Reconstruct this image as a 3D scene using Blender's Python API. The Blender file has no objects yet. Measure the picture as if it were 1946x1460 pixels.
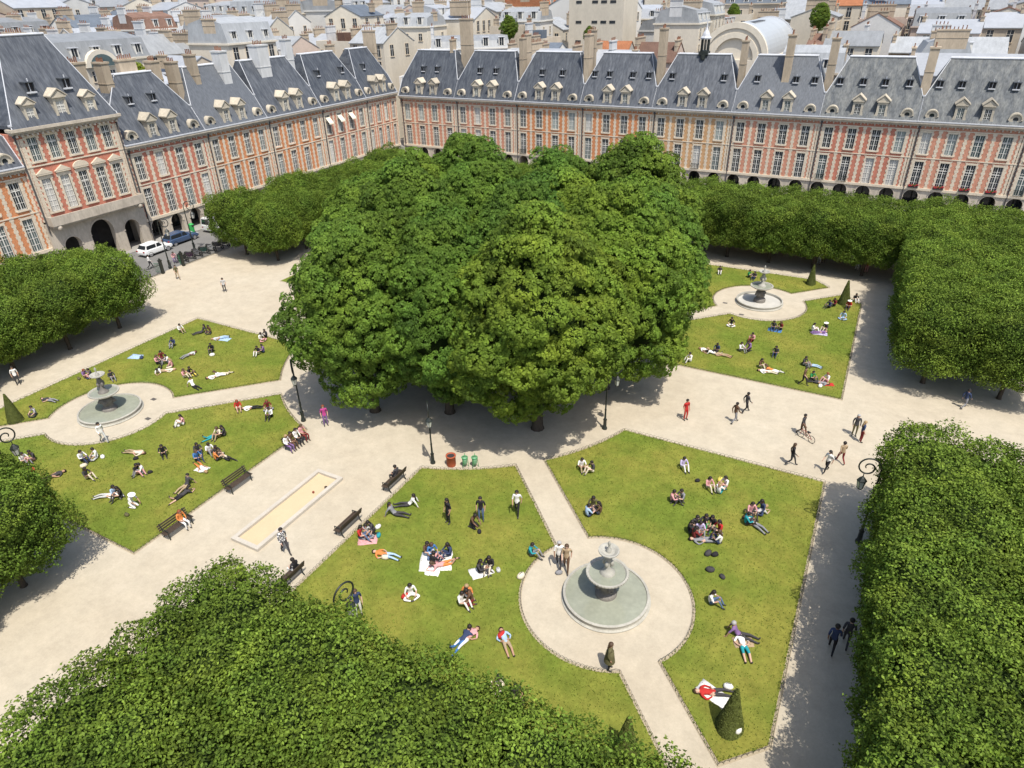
import bpy, bmesh, math, random
import numpy as np
from mathutils import Vector, Matrix
random.seed(7)
RNG = np.random.default_rng(11)
SC = bpy.context.scene
COL = SC.collection
PI = math.pi
R_ = math.radians

# ------------------------------------------------------------------ camera numbers (metres)
CAM = Vector((27.504, -43.884, 26.866))
C_RT = Vector((0.88219, 0.47042, -0.02104)); C_UP = Vector((-0.21998, 0.45121, 0.86488)); C_FW = Vector((-0.41635, 0.75836, -0.50154))
FPX, IW, IH = 1272.67, 1946.0, 1460.0

def project(p):
    d = Vector(p) - CAM
    z = d.dot(C_FW)
    if z < 0.5: return (-9999, -9999, z)
    return (IW/2 + FPX*d.dot(C_RT)/z, IH/2 - FPX*d.dot(C_UP)/z, z)
def G(px, py, z=0.0):
    d = C_FW + C_RT*((px-IW/2)/FPX) - C_UP*((py-IH/2)/FPX)
    t = (z-CAM.z)/d.z
    return CAM + d*t

ORD = ['first', 'second', 'third', 'fourth', 'fifth', 'sixth', 'seventh', 'eighth', 'ninth', 'tenth', 'eleventh', 'twelfth', 'thirteenth',
       'fourteenth', 'fifteenth', 'sixteenth', 'seventeenth', 'eighteenth', 'nineteenth', 'twentieth']
ORD += ['twenty-'+w for w in ORD[:9]] + ['thirtieth'] + ['thirty-'+w for w in ORD[:9]]

# ------------------------------------------------------------------ materials
MATS = {}
def mk(name, col, rough=.85, var=None, bump=None, spec=.3, metal=0.0, trans=0.0, stretch=None, col2=None, extra=None, attr=None, objvar=0.0):
    """base colour varied by noise: var=[(scale, amount), ...]; col2 blended in by the first noise; attr = face attribute driving value"""
    if name in MATS: return MATS[name]
    m = bpy.data.materials.new(name); m.use_nodes = True
    nt = m.node_tree; N = nt.nodes; L = nt.links
    b = N['Principled BSDF']
    b.inputs['Roughness'].default_value = rough
    b.inputs['Metallic'].default_value = metal
    b.inputs['Specular IOR Level'].default_value = spec
    tc = N.new('ShaderNodeTexCoord')
    src = tc.outputs['Object']
    if stretch:
        mp = N.new('ShaderNodeMapping'); mp.inputs['Scale'].default_value = stretch
        L.new(src, mp.inputs['Vector']); src = mp.outputs['Vector']
    cur = None
    rgb = N.new('ShaderNodeRGB'); rgb.outputs[0].default_value = (*col, 1); cur = rgb.outputs[0]
    facs = []
    first = True
    for sc, amt in (var or []):
        n = N.new('ShaderNodeTexNoise'); n.inputs['Scale'].default_value = sc; n.inputs['Detail'].default_value = 5; n.inputs['Roughness'].default_value = .6
        L.new(src, n.inputs['Vector'])
        if first and col2:
            mx = N.new('ShaderNodeMix'); mx.data_type = 'RGBA'
            mr = N.new('ShaderNodeMapRange'); mr.inputs['From Min'].default_value = .38; mr.inputs['From Max'].default_value = .62
            L.new(n.outputs['Fac'], mr.inputs['Value']); L.new(mr.outputs['Result'], mx.inputs['Factor'])
            L.new(cur, mx.inputs['A']); mx.inputs['B'].default_value = (*col2, 1); cur = mx.outputs['Result']
        mr = N.new('ShaderNodeMapRange'); mr.inputs['From Min'].default_value = .25; mr.inputs['From Max'].default_value = .75
        mr.inputs['To Min'].default_value = 1-amt; mr.inputs['To Max'].default_value = 1+amt
        L.new(n.outputs['Fac'], mr.inputs['Value']); facs.append(mr.outputs['Result']); first = False
    if attr:
        a = N.new('ShaderNodeAttribute'); a.attribute_name = attr
        facs.append(a.outputs['Fac'])
    if objvar:
        oi = N.new('ShaderNodeObjectInfo')
        mr = N.new('ShaderNodeMapRange'); mr.inputs['To Min'].default_value = 1-objvar; mr.inputs['To Max'].default_value = 1+objvar
        L.new(oi.outputs['Random'], mr.inputs['Value']); facs.append(mr.outputs['Result'])
    for f in facs:
        vm = N.new('ShaderNodeVectorMath'); vm.operation = 'SCALE'
        L.new(cur, vm.inputs[0]); L.new(f, vm.inputs['Scale']); cur = vm.outputs['Vector']
    L.new(cur, b.inputs['Base Color'])
    if bump:
        n = N.new('ShaderNodeTexNoise'); n.inputs['Scale'].default_value = bump[0]; n.inputs['Detail'].default_value = 4
        L.new(tc.outputs['Object'], n.inputs['Vector'])
        bp = N.new('ShaderNodeBump'); bp.inputs['Strength'].default_value = bump[1]; bp.inputs['Distance'].default_value = bump[2]
        L.new(n.outputs['Fac'], bp.inputs['Height']); L.new(bp.outputs['Normal'], b.inputs['Normal'])
    if trans:
        tr = N.new('ShaderNodeBsdfTranslucent'); L.new(cur, tr.inputs['Color'])
        ms = N.new('ShaderNodeMixShader'); ms.inputs['Fac'].default_value = trans
        L.new(b.outputs[0], ms.inputs[1]); L.new(tr.outputs[0], ms.inputs[2])
        L.new(ms.outputs[0], N['Material Output'].inputs['Surface'])
    if extra: extra(nt, b, tc)
    MATS[name] = m
    return m

# ------------------------------------------------------------------ mesh builder
class MB:
    def __init__(s): s.v = []; s.f = []; s.m = []
    def add(s, vs, fs, mi=0):
        o = len(s.v); s.v += [tuple(p) for p in vs]
        for f in fs: s.f.append(tuple(i+o for i in f)); s.m.append(mi)
    def box(s, x0, x1, y0, y1, z0, z1, mi=0):
        s.add([(x0,y0,z0),(x1,y0,z0),(x1,y1,z0),(x0,y1,z0),(x0,y0,z1),(x1,y0,z1),(x1,y1,z1),(x0,y1,z1)],
              [(0,3,2,1),(4,5,6,7),(0,1,5,4),(1,2,6,5),(2,3,7,6),(3,0,4,7)], mi)
    def cbox(s, c, sx, sy, sz, mi=0, rz=0.0, taper=1.0):
        ca, sa = math.cos(rz), math.sin(rz); vs = []
        for z, k in ((-sz/2, 1), (sz/2, taper)):
            for x, y in ((-1,-1),(1,-1),(1,1),(-1,1)):
                X, Y = x*sx/2*k, y*sy/2*k
                vs.append((c[0]+X*ca-Y*sa, c[1]+X*sa+Y*ca, c[2]+z))
        s.add(vs, [(0,3,2,1),(4,5,6,7),(0,1,5,4),(1,2,6,5),(2,3,7,6),(3,0,4,7)], mi)
    def tube(s, pts, r, n=8, mi=0, caps=True):
        pts = [Vector(p) for p in pts]; rs = r if isinstance(r, (list, tuple)) else [r]*len(pts)
        rings = []; prev = None
        for i, p in enumerate(pts):
            t = (pts[min(i+1, len(pts)-1)]-pts[max(i-1, 0)]).normalized()
            if prev is None:
                a = Vector((0,0,1)) if abs(t.z) < .9 else Vector((1,0,0)); u = t.cross(a).normalized()
            else:
                u = (prev - t*prev.dot(t)).normalized()
            prev = u; w = t.cross(u)
            rings.append([p + (u*math.cos(2*PI*k/n)+w*math.sin(2*PI*k/n))*rs[i] for k in range(n)])
        vs = [q for rr in rings for q in rr]; fs = []
        for i in range(len(pts)-1):
            for k in range(n): fs.append((i*n+k, i*n+(k+1) % n, (i+1)*n+(k+1) % n, (i+1)*n+k))
        if caps:
            fs.append(tuple(range(n-1, -1, -1))); fs.append(tuple((len(pts)-1)*n+k for k in range(n)))
        s.add(vs, fs, mi)
    def lathe(s, prof, n=24, c=(0,0,0), mi=0):
        vs = []; fs = []
        for r, z in prof:
            for k in range(n): vs.append((c[0]+r*math.cos(2*PI*k/n), c[1]+r*math.sin(2*PI*k/n), c[2]+z))
        for i in range(len(prof)-1):
            for k in range(n): fs.append((i*n+k, i*n+(k+1) % n, (i+1)*n+(k+1) % n, (i+1)*n+k))
        s.add(vs, fs, mi)
        if prof[-1][0] > 1e-4: s.f.append(tuple(len(s.v)-n+k for k in range(n))); s.m.append(mi)
    def disc(s, r, z, n=32, c=(0,0), mi=0): s.add([(c[0]+r*math.cos(2*PI*k/n), c[1]+r*math.sin(2*PI*k/n), z) for k in range(n)], [tuple(range(n))], mi)
    def prism(s, poly, z0, z1, mi=0, top=None):
        n = len(poly); vs = [(x,y,z0) for x,y in poly]+[(x,y,z1) for x,y in poly]
        s.add(vs, [tuple(range(n-1,-1,-1))], mi)
        s.f.append(tuple(len(s.v)-n+k for k in range(n))); s.m.append(mi if top is None else top)
        o = len(s.v)-2*n
        for k in range(n): s.f.append((o+k, o+(k+1) % n, o+n+(k+1) % n, o+n+k)); s.m.append(mi)
    def xprism(s, poly, y0, y1, mi=0):
        """polygon in x,z (counter-clockwise seen from -y) extruded along y"""
        n = len(poly); o = len(s.v)
        s.v += [(x,y0,z) for x,z in poly]+[(x,y1,z) for x,z in poly]
        s.f.append(tuple(o+k for k in range(n))); s.m.append(mi)
        s.f.append(tuple(o+n+k for k in range(n-1,-1,-1))); s.m.append(mi)
        for k in range(n): s.f.append((o+k, o+n+k, o+n+(k+1) % n, o+(k+1) % n)); s.m.append(mi)
    def quad(s, a, b, c, d, mi=0): s.add([a,b,c,d], [(0,1,2,3)], mi)
    def sphere(s, c, r, n=10, m=6, mi=0, sz=1.0):
        s.lathe([(max(r*math.sin(PI*i/m), 1e-5), -r*sz*math.cos(PI*i/m)) for i in range(m+1)], n, c, mi)
    def mesh(s, name, mats, smooth=False):
        me = bpy.data.meshes.new(name); me.from_pydata([tuple(p) for p in s.v], [], s.f)
        for m in mats: me.materials.append(m)
        if len(mats) > 1: me.polygons.foreach_set('material_index', s.m)
        if smooth: me.polygons.foreach_set('use_smooth', [True]*len(me.polygons))
        me.update(); return me
    def build(s, name, mats, parent=None, smooth=False, loc=None):
        if not isinstance(mats, (list, tuple)): mats = [mats]
        return link(name, s.mesh(name, mats, smooth), parent, loc)

def link(name, data, parent=None, loc=None, rz=0.0):
    o = bpy.data.objects.new(name, data); COL.objects.link(o)
    if parent: o.parent = parent
    if loc is not None: o.location = loc
    if rz: o.rotation_euler = (0, 0, rz)
    return o
USED = {}
def tag(o, label, cat, group=None):
    n = len(label.split())
    if not 4 <= n <= 16 or label in USED: print('LABEL', n, label)
    USED[label] = 1
    o['label'] = label; o['category'] = cat
    if group: o['group'] = group
    return o
def thing(name, label, cat, loc=(0,0,0), rz=0.0, group=None):
    o = link(name, None, None, loc, rz); o.empty_display_size = .2
    return tag(o, label, cat, group)
def struct(o): o['kind'] = 'structure'; return o
def copy_tree(o, parent=None):
    c = o.copy(); COL.objects.link(c)
    if parent: c.parent = parent
    for ch in o.children: copy_tree(ch, c)
    return c
def slot(o, i, m):
    o.material_slots[i].link = 'OBJECT'; o.material_slots[i].material = m

# ------------------------------------------------------------------ the materials of the place
def lawn_extra(nt, b, tc): pass
M_gravel = mk('pale gravel', (.470,.414,.318), .95, var=[(.10,.09),(.9,.10),(3,.06),(9,.06),(35,.11)], col2=(.408,.352,.264), bump=(60,.25,.02), spec=.1)
M_lawn = mk('mown grass', (.136,.180,.026), .95, var=[(.20,.16),(1.1,.20),(4.5,.18),(40,.32)], col2=(.185,.182,.034), bump=(70,.5,.04), spec=.1)
M_earth = mk('trodden edge', (.36,.30,.21), .95, var=[(2,.12),(25,.15)], spec=.1)
M_asphalt = mk('street asphalt', (.17,.165,.155), .9, var=[(.4,.12),(8,.1)], bump=(40,.15,.01), spec=.2)
M_pave = mk('pavement stone', (.30,.285,.26), .9, var=[(.5,.1),(6,.1)], spec=.15)
M_city = mk('city ground', (.22,.21,.20), .95, var=[(.05,.15)], spec=.1)
M_sand = mk('play sand', (.52,.415,.265), .95, var=[(.8,.05),(20,.07)], bump=(30,.3,.02), spec=.1)
M_kerb = mk('pale kerb stone', (.46,.42,.355), .85, var=[(1.5,.08),(12,.08)], spec=.2)
M_stone = mk('warm limestone', (.60,.515,.395), .85, var=[(.7,.12),(5,.12)], spec=.2)
M_stone2 = mk('weathered limestone', (.47,.41,.33), .9, var=[(.6,.2),(4,.18)], spec=.15, stretch=(1,1,.4))
M_fount = mk('fountain stone', (.36,.345,.295), .7, var=[(1.5,.15),(9,.15)], spec=.35)
M_fountd = mk('stained fountain stone', (.17,.155,.135), .6, var=[(2,.25),(9,.2)], spec=.35)
M_iron = mk('dark green iron', (.018,.022,.018), .45, var=[(5,.2)], spec=.5)
M_wood = mk('brown bench paint', (.060,.042,.030), .6, var=[(4,.25)], spec=.4)
M_bark = mk('tree bark', (.085,.066,.048), .95, var=[(3,.25),(14,.25)], bump=(14,.6,.04), stretch=(1,1,.25), spec=.1)
M_lead = mk('lead flashing', (.50,.51,.53), .6, var=[(1,.12)], spec=.4)
M_pipe = mk('drain pipe', (.075,.07,.07), .6, var=[(2,.15)])
M_white = mk('white window paint', (.66,.64,.58), .6, var=[(2,.06)], spec=.4)
M_dark = mk('dark interior', (.035,.033,.034), .9, var=[(1,.3)])
M_lamp = mk('lantern glass', (.50,.50,.45), .15, var=[(3,.05)], spec=.7)
def brick_extra(nt, b, tc):
    N, L = nt.nodes, nt.links
    bt = N.new('ShaderNodeTexBrick'); bt.inputs['Scale'].default_value = 1.0
    bt.inputs['Brick Width'].default_value = .24; bt.inputs['Row Height'].default_value = .085; bt.inputs['Mortar Size'].default_value = .010
    bt.inputs['Color1'].default_value = (1.08,1.08,1.08,1); bt.inputs['Color2'].default_value = (.84,.84,.84,1); bt.inputs['Mortar'].default_value = (1.35,1.45,1.5,1)
    mp = N.new('ShaderNodeMapping'); mp.inputs['Rotation'].default_value = (PI/2, 0, 0)
    L.new(tc.outputs['Object'], mp.inputs['Vector']); L.new(mp.outputs['Vector'], bt.inputs['Vector'])
    src = b.inputs['Base Color'].links[0].from_socket
    vm = N.new('ShaderNodeVectorMath'); vm.operation = 'MULTIPLY'
    L.new(src, vm.inputs[0]); L.new(bt.outputs['Color'], vm.inputs[1]); L.new(vm.outputs['Vector'], b.inputs['Base Color'])
BRICKS = [mk('brick orange', (.49,.205,.095), .9, var=[(.8,.18),(5,.18)], spec=.1, extra=brick_extra),
          mk('brick pink', (.47,.220,.145), .9, var=[(.8,.18),(5,.18)], spec=.1, extra=brick_extra),
          mk('brick red', (.43,.165,.110), .9, var=[(.8,.18),(5,.18)], spec=.1, extra=brick_extra),
          mk('brick ochre', (.47,.275,.14), .9, var=[(.8,.18),(5,.18)], spec=.1, extra=brick_extra)]
SLATES = [mk('slate blue grey', (.060,.068,.082), .6, var=[(.8,.30),(2.6,.35)], stretch=(3.6,1.2,.20), col2=(.088,.095,.106), spec=.45),
          mk('slate dark', (.046,.053,.066), .55, var=[(.8,.30),(2.6,.38)], stretch=(3.6,1.2,.20), col2=(.072,.079,.088), spec=.45),
          mk('slate lichen', (.104,.113,.120), .75, var=[(.6,.32),(2.8,.40)], stretch=(2.2,1.4,.40), col2=(.138,.142,.137), spec=.3),
          mk('slate pale', (.120,.130,.145), .6, var=[(.7,.30),(2.6,.35)], stretch=(3.2,1.4,.25), col2=(.09,.098,.11), spec=.4)]
GLASS = [mk('window glass dark', (.030,.036,.042), .12, var=[(.5,.4)], spec=.5),
         mk('window glass curtain', (.27,.31,.29), .25, var=[(.6,.25)], spec=.5),
         mk('window glass mid', (.075,.105,.105), .15, var=[(.6,.4)], spec=.5),
         mk('window glass blind', (.48,.46,.42), .4, var=[(.6,.12)], spec=.4)]
# ------------------------------------------------------------------ ground, street, park floor
def sheet(name, x0, x1, y0, y1, z, m, thick=0.0):
    b = MB()
    if thick: b.box(x0, x1, y0, y1, z-thick, z)
    else: b.quad((x0,y0,z),(x1,y0,z),(x1,y1,z),(x0,y1,z))
    return struct(b.build(name, m))
sheet('ground', -1500, 1500, -1500, 1500, -.16, M_city)
sheet('street', -53.2, 62, -60, 63.4, -.12, M_asphalt)
sheet('pavement', -56.5, -53.2, -62, 68.2, 0.0, M_pave, .15)
sheet('pavement_back', -53.2, 66, 63.4, 68.2, 0.0, M_pave, .15)
sheet('gravel_path', -43.4, 43.4, -43.4, 43.4, 0.0, M_gravel, .13)

# eight lawns: two in each quarter, either side of the diagonal path that crosses the fountain circle
FOUNT = {(1,-1): (19.83,-20.45), (-1,-1): (-20.35,-20.45), (1,1): (19.68,21.7), (-1,1): (-20.2,21.2)}
PATHC = {(1,-1): (.75,.95,1.3), (-1,-1): (.55,1.2,1.6), (1,1): (1.3,1.8,1.35), (-1,1): (.9,1.2,1.4)}
RC, RF = 16.35, 4.33
LAWNS = []
def lawn_poly(q, side):
    sx, sy = q; fx, fy = abs(FOUNT[q][0]), abs(FOUNT[q][1])
    a, b, h = PATHC[q]
    wu, wv = 4.95, 5.45; Lu = 28.75; Lv = 29.6 if sy < 0 else 30.4
    off = lambda u: a+(b-a)*(u-11)/15 + h*side
    P = lambda u: (u, u+off(u))
    us = np.linspace(6, 30, 2400)
    rr = [math.hypot(*P(u)) for u in us]
    u0 = us[int(np.argmin([abs(r-RC) for r in rr]))]
    df = [math.hypot(P(u)[0]-fx, P(u)[1]-fy)-RF for u in us]
    ins = [u for u, d in zip(us, df) if d < 0]
    u1, u2 = ins[0], ins[-1]
    S = 53.6 if sy < 0 else 54.2
    u3 = us[int(np.argmin([abs(sum(P(u))-S) for u in us]))]
    p0 = P(u0)
    st = (wu, math.sqrt(RC**2-wu**2)) if side > 0 else (math.sqrt(RC**2-wv**2), wv)
    t0, t1 = math.atan2(st[1], st[0]), math.atan2(p0[1], p0[0])
    pts = [(RC*math.cos(t0+(t1-t0)*k/12), RC*math.sin(t0+(t1-t0)*k/12)) for k in range(12)] + [p0]
    pts.append(P(u1))
    A, B = P(u1), P(u2)
    ta, tb = math.atan2(A[1]-fy, A[0]-fx), math.atan2(B[1]-fy, B[0]-fx)
    if side > 0:
        while tb > ta: tb -= 2*PI
    else:
        while tb < ta: tb += 2*PI
    for k in range(1, 28):
        t = ta+(tb-ta)*k/28; pts.append((fx+RF*math.cos(t), fy+RF*math.sin(t)))
    pts.append(B); pts.append(P(u3))
    c = P(u3)
    if side > 0:
        yv = min(Lv, S-3); pts.append((S-Lv, Lv)); pts.append((wu, Lv))
    else:
        pts.append((Lu, S-Lu)); pts.append((Lu, wv))
    pts = [(sx*x, sy*y) for x, y in pts]
    ar = sum(pts[i][0]*pts[(i+1) % len(pts)][1]-pts[(i+1) % len(pts)][0]*pts[i][1] for i in range(len(pts)))
    if ar < 0: pts.reverse()
    return pts
def inset(pts, d):
    n = len(pts); out = []
    for i in range(n):
        p, a, b = Vector(pts[i]), Vector(pts[i-1]), Vector(pts[(i+1) % n])
        e1, e2 = (p-a).normalized(), (b-p).normalized()
        n1, n2 = Vector((-e1.y, e1.x)), Vector((-e2.y, e2.x))
        m = (n1+n2); m = m.normalized()*min(d/max(m.normalized().dot(n1), .35), d*2.2)
        out.append((p.x+m.x, p.y+m.y))
    return out
FNAME = {(1,-1): 'near fountain', (-1,-1): 'left fountain', (1,1): 'right fountain', (-1,1): 'hidden fountain'}
for q in FOUNT:
    for side in (1, -1):
        pl = lawn_poly(q, side)
        b = MB(); b.prism(pl, -.05, .012)
        struct(b.build('lawn_border', M_earth))
        inn = inset(pl, .16)
        b = MB(); b.prism(inn, -.05, .045)
        struct(b.build('lawn', M_lawn))
        LAWNS.append(inn)
        # low hoop fence along the whole outline
        b = MB(); acc = 0.0; step = .26; outl = inset(pl, .05); n = len(outl)
        path = []
        for i in range(n):
            p, p2 = Vector(outl[i]), Vector(outl[(i+1) % n]); L = (p2-p).length; k = max(1, round(L/step))
            for j in range(k): path.append(p.lerp(p2, j/k))
        for i in range(len(path)):
            p, p2 = path[i], path[(i+1) % len(path)]
            pr = project((p.x, p.y, 0))
            if not (-60 < pr[0] < 2010 and -60 < pr[1] < 1520): continue
            m = (p+p2)/2
            b.tube([(p.x,p.y,-.02),(p.x,p.y,.13),(m.x,m.y,.20),(p2.x,p2.y,.13),(p2.x,p2.y,-.02)], .010, 4, caps=False)
        if b.v:
            which = {((1,-1),1): 'lawn left of the near fountain', ((1,-1),-1): 'lawn right of the near fountain',
                     ((-1,-1),1): 'lawn below the left fountain', ((-1,-1),-1): 'lawn above the left fountain',
                     ((1,1),1): 'lawn behind the right fountain', ((1,1),-1): 'lawn in front of the right fountain',
                     ((-1,1),1): 'lawn hidden behind the big trees, far half', ((-1,1),-1): 'lawn hidden behind the big trees, near half'}[(q, side)]
            if q == (-1,1): continue
            tag(b.build('hoop_fence', M_iron), 'low dark wire hoop fence edging the '+which, 'fence', 'hoop fences around the lawns')

# ------------------------------------------------------------------ sandbox
sb = thing('sandbox', 'rectangular sandbox of yellow sand inside a pale stone kerb', 'sandbox', (.15, -22.6, 0))
b = MB()
X, Y, t = 1.05, 3.65, .26
b.box(-X, -X+t, -Y, Y, -.05, .20); b.box(X-t, X, -Y, Y, -.05, .20)
b.box(-X+t, X-t, -Y, -Y+t, -.05, .197); b.box(-X+t, X-t, Y-t, Y, -.05, .197)
b.build('kerb', M_kerb, sb)
b = MB(); n = 14; vs = []; fs = []
for j in range(n+1):
    for i in range(7):
        vs.append(((-X+t)+(2*X-2*t)*i/6, (-Y+t)+(2*Y-2*t)*j/n, .03+random.uniform(-.015,.03)))
for j in range(n):
    for i in range(6): fs.append((j*7+i, j*7+i+1, (j+1)*7+i+1, (j+1)*7+i))
b.add(vs, fs); b.build('sand', M_sand, sb, smooth=True)
p = G(596, 938); b = MB(); b.sphere((0,0,.08), .08, 10, 6)
tag(b.build('ball', mk('red ball', (.22,.05,.03), .5), loc=(p.x,p.y,.03)), 'small dark red ball lying on the sand in the sandbox', 'ball')
p = G(620, 930); b = MB(); b.lathe([(.07,0),(.1,.16),(.09,.16),(.06,.02)], 10)
tag(b.build('bucket', mk('brown bucket', (.10,.07,.05), .5), loc=(p.x,p.y,.04)), 'small brown toy bucket near the far end of the sandbox', 'bucket')

# ------------------------------------------------------------------ fountains
M_water = mk('fountain water', (.265,.275,.212), .10, var=[(.8,.14),(4,.10)], bump=(5,.06,.03), spec=.5)
def fountain(q, label, dry=False):
    fx, fy = FOUNT[q]
    t = thing('fountain', label, 'fountain', (fx, fy, 0), 0, 'fountains in the four lawns')
    n = 64
    b = MB(); b.lathe([(2.26,-.02),(2.28,.06),(2.16,.10),(2.14,.26),(2.20,.30),(2.20,.35),(2.08,.37),(2.06,.30),(2.04,.12),(1e-4,.10)], n)
    b.build('basin', M_fount, t, smooth=False)
    b = MB(); b.disc(2.062, .30, n) if not dry else b.disc(2.042, .15, n)
    w = b.build('water', M_water if not dry else mk('shallow fountain water', (.50,.48,.43), .25, var=[(1.2,.1)], spec=.4), t)
    b = MB(); b.lathe([(.56,.1),(.56,.42),(.50,.5),(.40,.55),(.34,.72),(.42,.95),(.46,1.15),(.36,1.28),(.22,1.35),(.20,1.46)], 24)
    for k in range(4):
        a = PI/4+k*PI/2
        b.sphere((.44*math.cos(a), .44*math.sin(a), 1.0), .16, 8, 6, sz=1.2)      # lion heads
        b.cbox((.58*math.cos(a), .58*math.sin(a), .95), .12, .1, .1, rz=a)
    b.build('pedestal', M_fountd, t, smooth=True)
    b = MB(); b.lathe([(.20,1.42),(.45,1.46),(.78,1.58),(.98,1.74),(1.06,1.76),(1.06,1.84),(.96,1.84),(.90,1.76),(.62,1.66),(.3,1.62)], 40)
    for k in range(40):
        a = 2*PI*k/40; b.cbox((1.045*math.cos(a), 1.045*math.sin(a), 1.80), .06, .09, .07, rz=a)
    b.build('bowl', M_fount, t, smooth=False)
    b = MB(); b.disc(.905, 1.77, 40); b.build('bowl_water', M_water, t)
    b = MB(); b.lathe([(.36,1.6),(.38,1.84),(.26,1.92),(.17,2.1),(.15,2.45),(.20,2.75),(.14,2.95),(.12,3.08)], 20)
    for k in range(4):
        a = k*PI/2; b.sphere((.2*math.cos(a), .2*math.sin(a), 2.5), .11, 8, 6, sz=1.9)
    b.build('column', M_fountd if q[0] < 0 else M_fount, t, smooth=True)
    b = MB(); b.lathe([(.10,3.05),(.30,3.10),(.46,3.22),(.52,3.24),(.52,3.30),(.45,3.30),(.28,3.2),(.1,3.18)], 32)
    b.build('upper_bowl', M_fount, t, smooth=False)
    b = MB(); b.lathe([(.12,3.16),(.14,3.34),(.06,3.42),(.05,3.6),(.09,3.7),(.05,3.82),(1e-4,3.9)], 14)
    b.build('finial', M_fount, t, smooth=True)
    # thin jets falling from the bowl's lions
    return t
fountain((1,-1), 'near stone fountain, large round green basin with two stacked bowls, in front')
fountain((-1,-1), 'stone fountain with dark stained column, on the left lawn circle')
fountain((1,1), 'far stone fountain with a pale shallow basin, right of the big trees', dry=True)

# ------------------------------------------------------------------ small drain covers on the fountain paths
k = 0
for px, py, lab in [(292,759,'dark drain cover on the gravel just right of the left fountain'), (281,796,'drain cover on the gravel in front of the left fountain circle'),
                    (1378,576,'small drain cover on the gravel left of the right fountain'), (1409,598,'small drain cover on the gravel in front of the right fountain'),
                    (805,895,'dark drain cover between the lamp post and the near left lawn')]:
    p = G(px, py); b = MB(); b.box(-.22,.22,-.15,.15,-.02,.008)
    for i in range(5): b.box(-.19+.08*i, -.15+.08*i, -.12,.12,.008,.014)
    tag(b.build('drain_cover', mk('cast iron', (.10,.09,.08), .7), loc=(p.x,p.y,0)), lab, 'drain cover', 'drain covers in the gravel')

# ------------------------------------------------------------------ short grass blades over the lawns (nobody could count them)
def grass():
    P = []
    for pl in LAWNS[:6]:
        a = np.array(pl); x0, y0 = a.min(0); x1, y1 = a.max(0); n = int((x1-x0)*(y1-y0)*46)
        q = np.stack([RNG.uniform(x0,x1,n), RNG.uniform(y0,y1,n)], 1); c = np.zeros(n, bool)
        for i in range(len(a)):
            (ax, ay), (bx_, by_) = a[i], a[i-1]
            m = ((ay > q[:,1]) != (by_ > q[:,1]))
            with np.errstate(divide='ignore', invalid='ignore'): m &= q[:,0] < (bx_-ax)*(q[:,1]-ay)/(by_-ay)+ax
            c ^= m
        P.append(q[c])
        # a ragged fringe along the edge
        for i in range(len(a)):
            L = np.linalg.norm(a[i]-a[i-1]); k = int(L*30); t = RNG.random((k,1)); P.append(a[i-1]+(a[i]-a[i-1])*t+RNG.normal(0,.05,(k,2)))
    P = np.concatenate(P); n = len(P); z = np.full((n,1), .04); C = np.concatenate([P, z], 1)
    th = RNG.uniform(0,2*PI,n); h = RNG.uniform(.035,.085,n); w = .022
    d = np.stack([np.cos(th), np.sin(th), np.zeros(n)], 1); lean = np.stack([RNG.normal(0,.03,n), RNG.normal(0,.03,n), h], 1)
    V = np.empty((n,4,3)); V[:,0] = C-d*w; V[:,1] = C+d*w; V[:,2] = C+lean+d*w*.4; V[:,3] = C+lean-d*w*.4
    t = 1+.25*np.sin(P[:,0]*.9+1)*np.sin(P[:,1]*.8)+RNG.normal(0,.15,n)
    me = leaf_mesh('grass', V, np.clip(t,.5,1.7), [mk('grass blades', (.146,.196,.030), .8, attr='tint', var=[(.3,.12)], spec=.1, trans=.2)])
    o = link('grass', me); o['kind'] = 'stuff'; o['label'] = 'short mown grass covering the park lawns'; o['category'] = 'grass'
# ------------------------------------------------------------------ foliage
def unit(a): return a/np.maximum(np.linalg.norm(a, axis=1, keepdims=True), 1e-9)
def leaf_geo(C, Nrm, ln, wd, jit=.7, up=.25):
    n = len(C)
    nr = unit(Nrm + RNG.normal(0, jit, (n,3)) + np.array([0,0,up]))
    t = unit(np.cross(nr, RNG.normal(0, 1, (n,3)))); b = np.cross(nr, t)
    L = (ln*RNG.uniform(.65, 1.25, n))[:,None]; Wd = (wd*RNG.uniform(.65, 1.25, n))[:,None]
    v = np.empty((n,4,3)); v[:,0] = C - t*L/2; v[:,1] = C + b*Wd/2 + nr*Wd*.12 - t*L*.05; v[:,2] = C + t*L/2 - nr*L*.14; v[:,3] = C - b*Wd/2 + nr*Wd*.12 - t*L*.05
    return v
def leaf_mesh(name, V, tint, mats, hull=None):
    n = len(V); hv, hf = hull if hull else (np.zeros((0,3)), [])
    me = bpy.data.meshes.new(name)
    nv = n*4+len(hv); me.vertices.add(nv); me.vertices.foreach_set('co', np.concatenate([V.reshape(-1,3), hv]).astype(np.float32).ravel())
    hl = [i+n*4 for f in hf for i in f]
    nl = n*4+len(hl); me.loops.add(nl); me.loops.foreach_set('vertex_index', np.concatenate([np.arange(n*4), np.array(hl, dtype=int)]).astype(np.int32))
    npoly = n+len(hf); me.polygons.add(npoly)
    st = list(range(0, n*4, 4)); k = n*4
    for f in hf: st.append(k); k += len(f)
    me.polygons.foreach_set('loop_start', np.array(st, dtype=np.int32))
    for m in mats: me.materials.append(m)
    mi = np.zeros(npoly, dtype=np.int32); mi[n:] = 1 if len(mats) > 1 else 0; me.polygons.foreach_set('material_index', mi)
    a = me.attributes.new('tint', 'FLOAT', 'FACE'); tt = np.ones(npoly, dtype=np.float32); tt[:n] = tint; a.data.foreach_set('value', tt)
    me.update(calc_edges=True); me.validate(); return me
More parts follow.
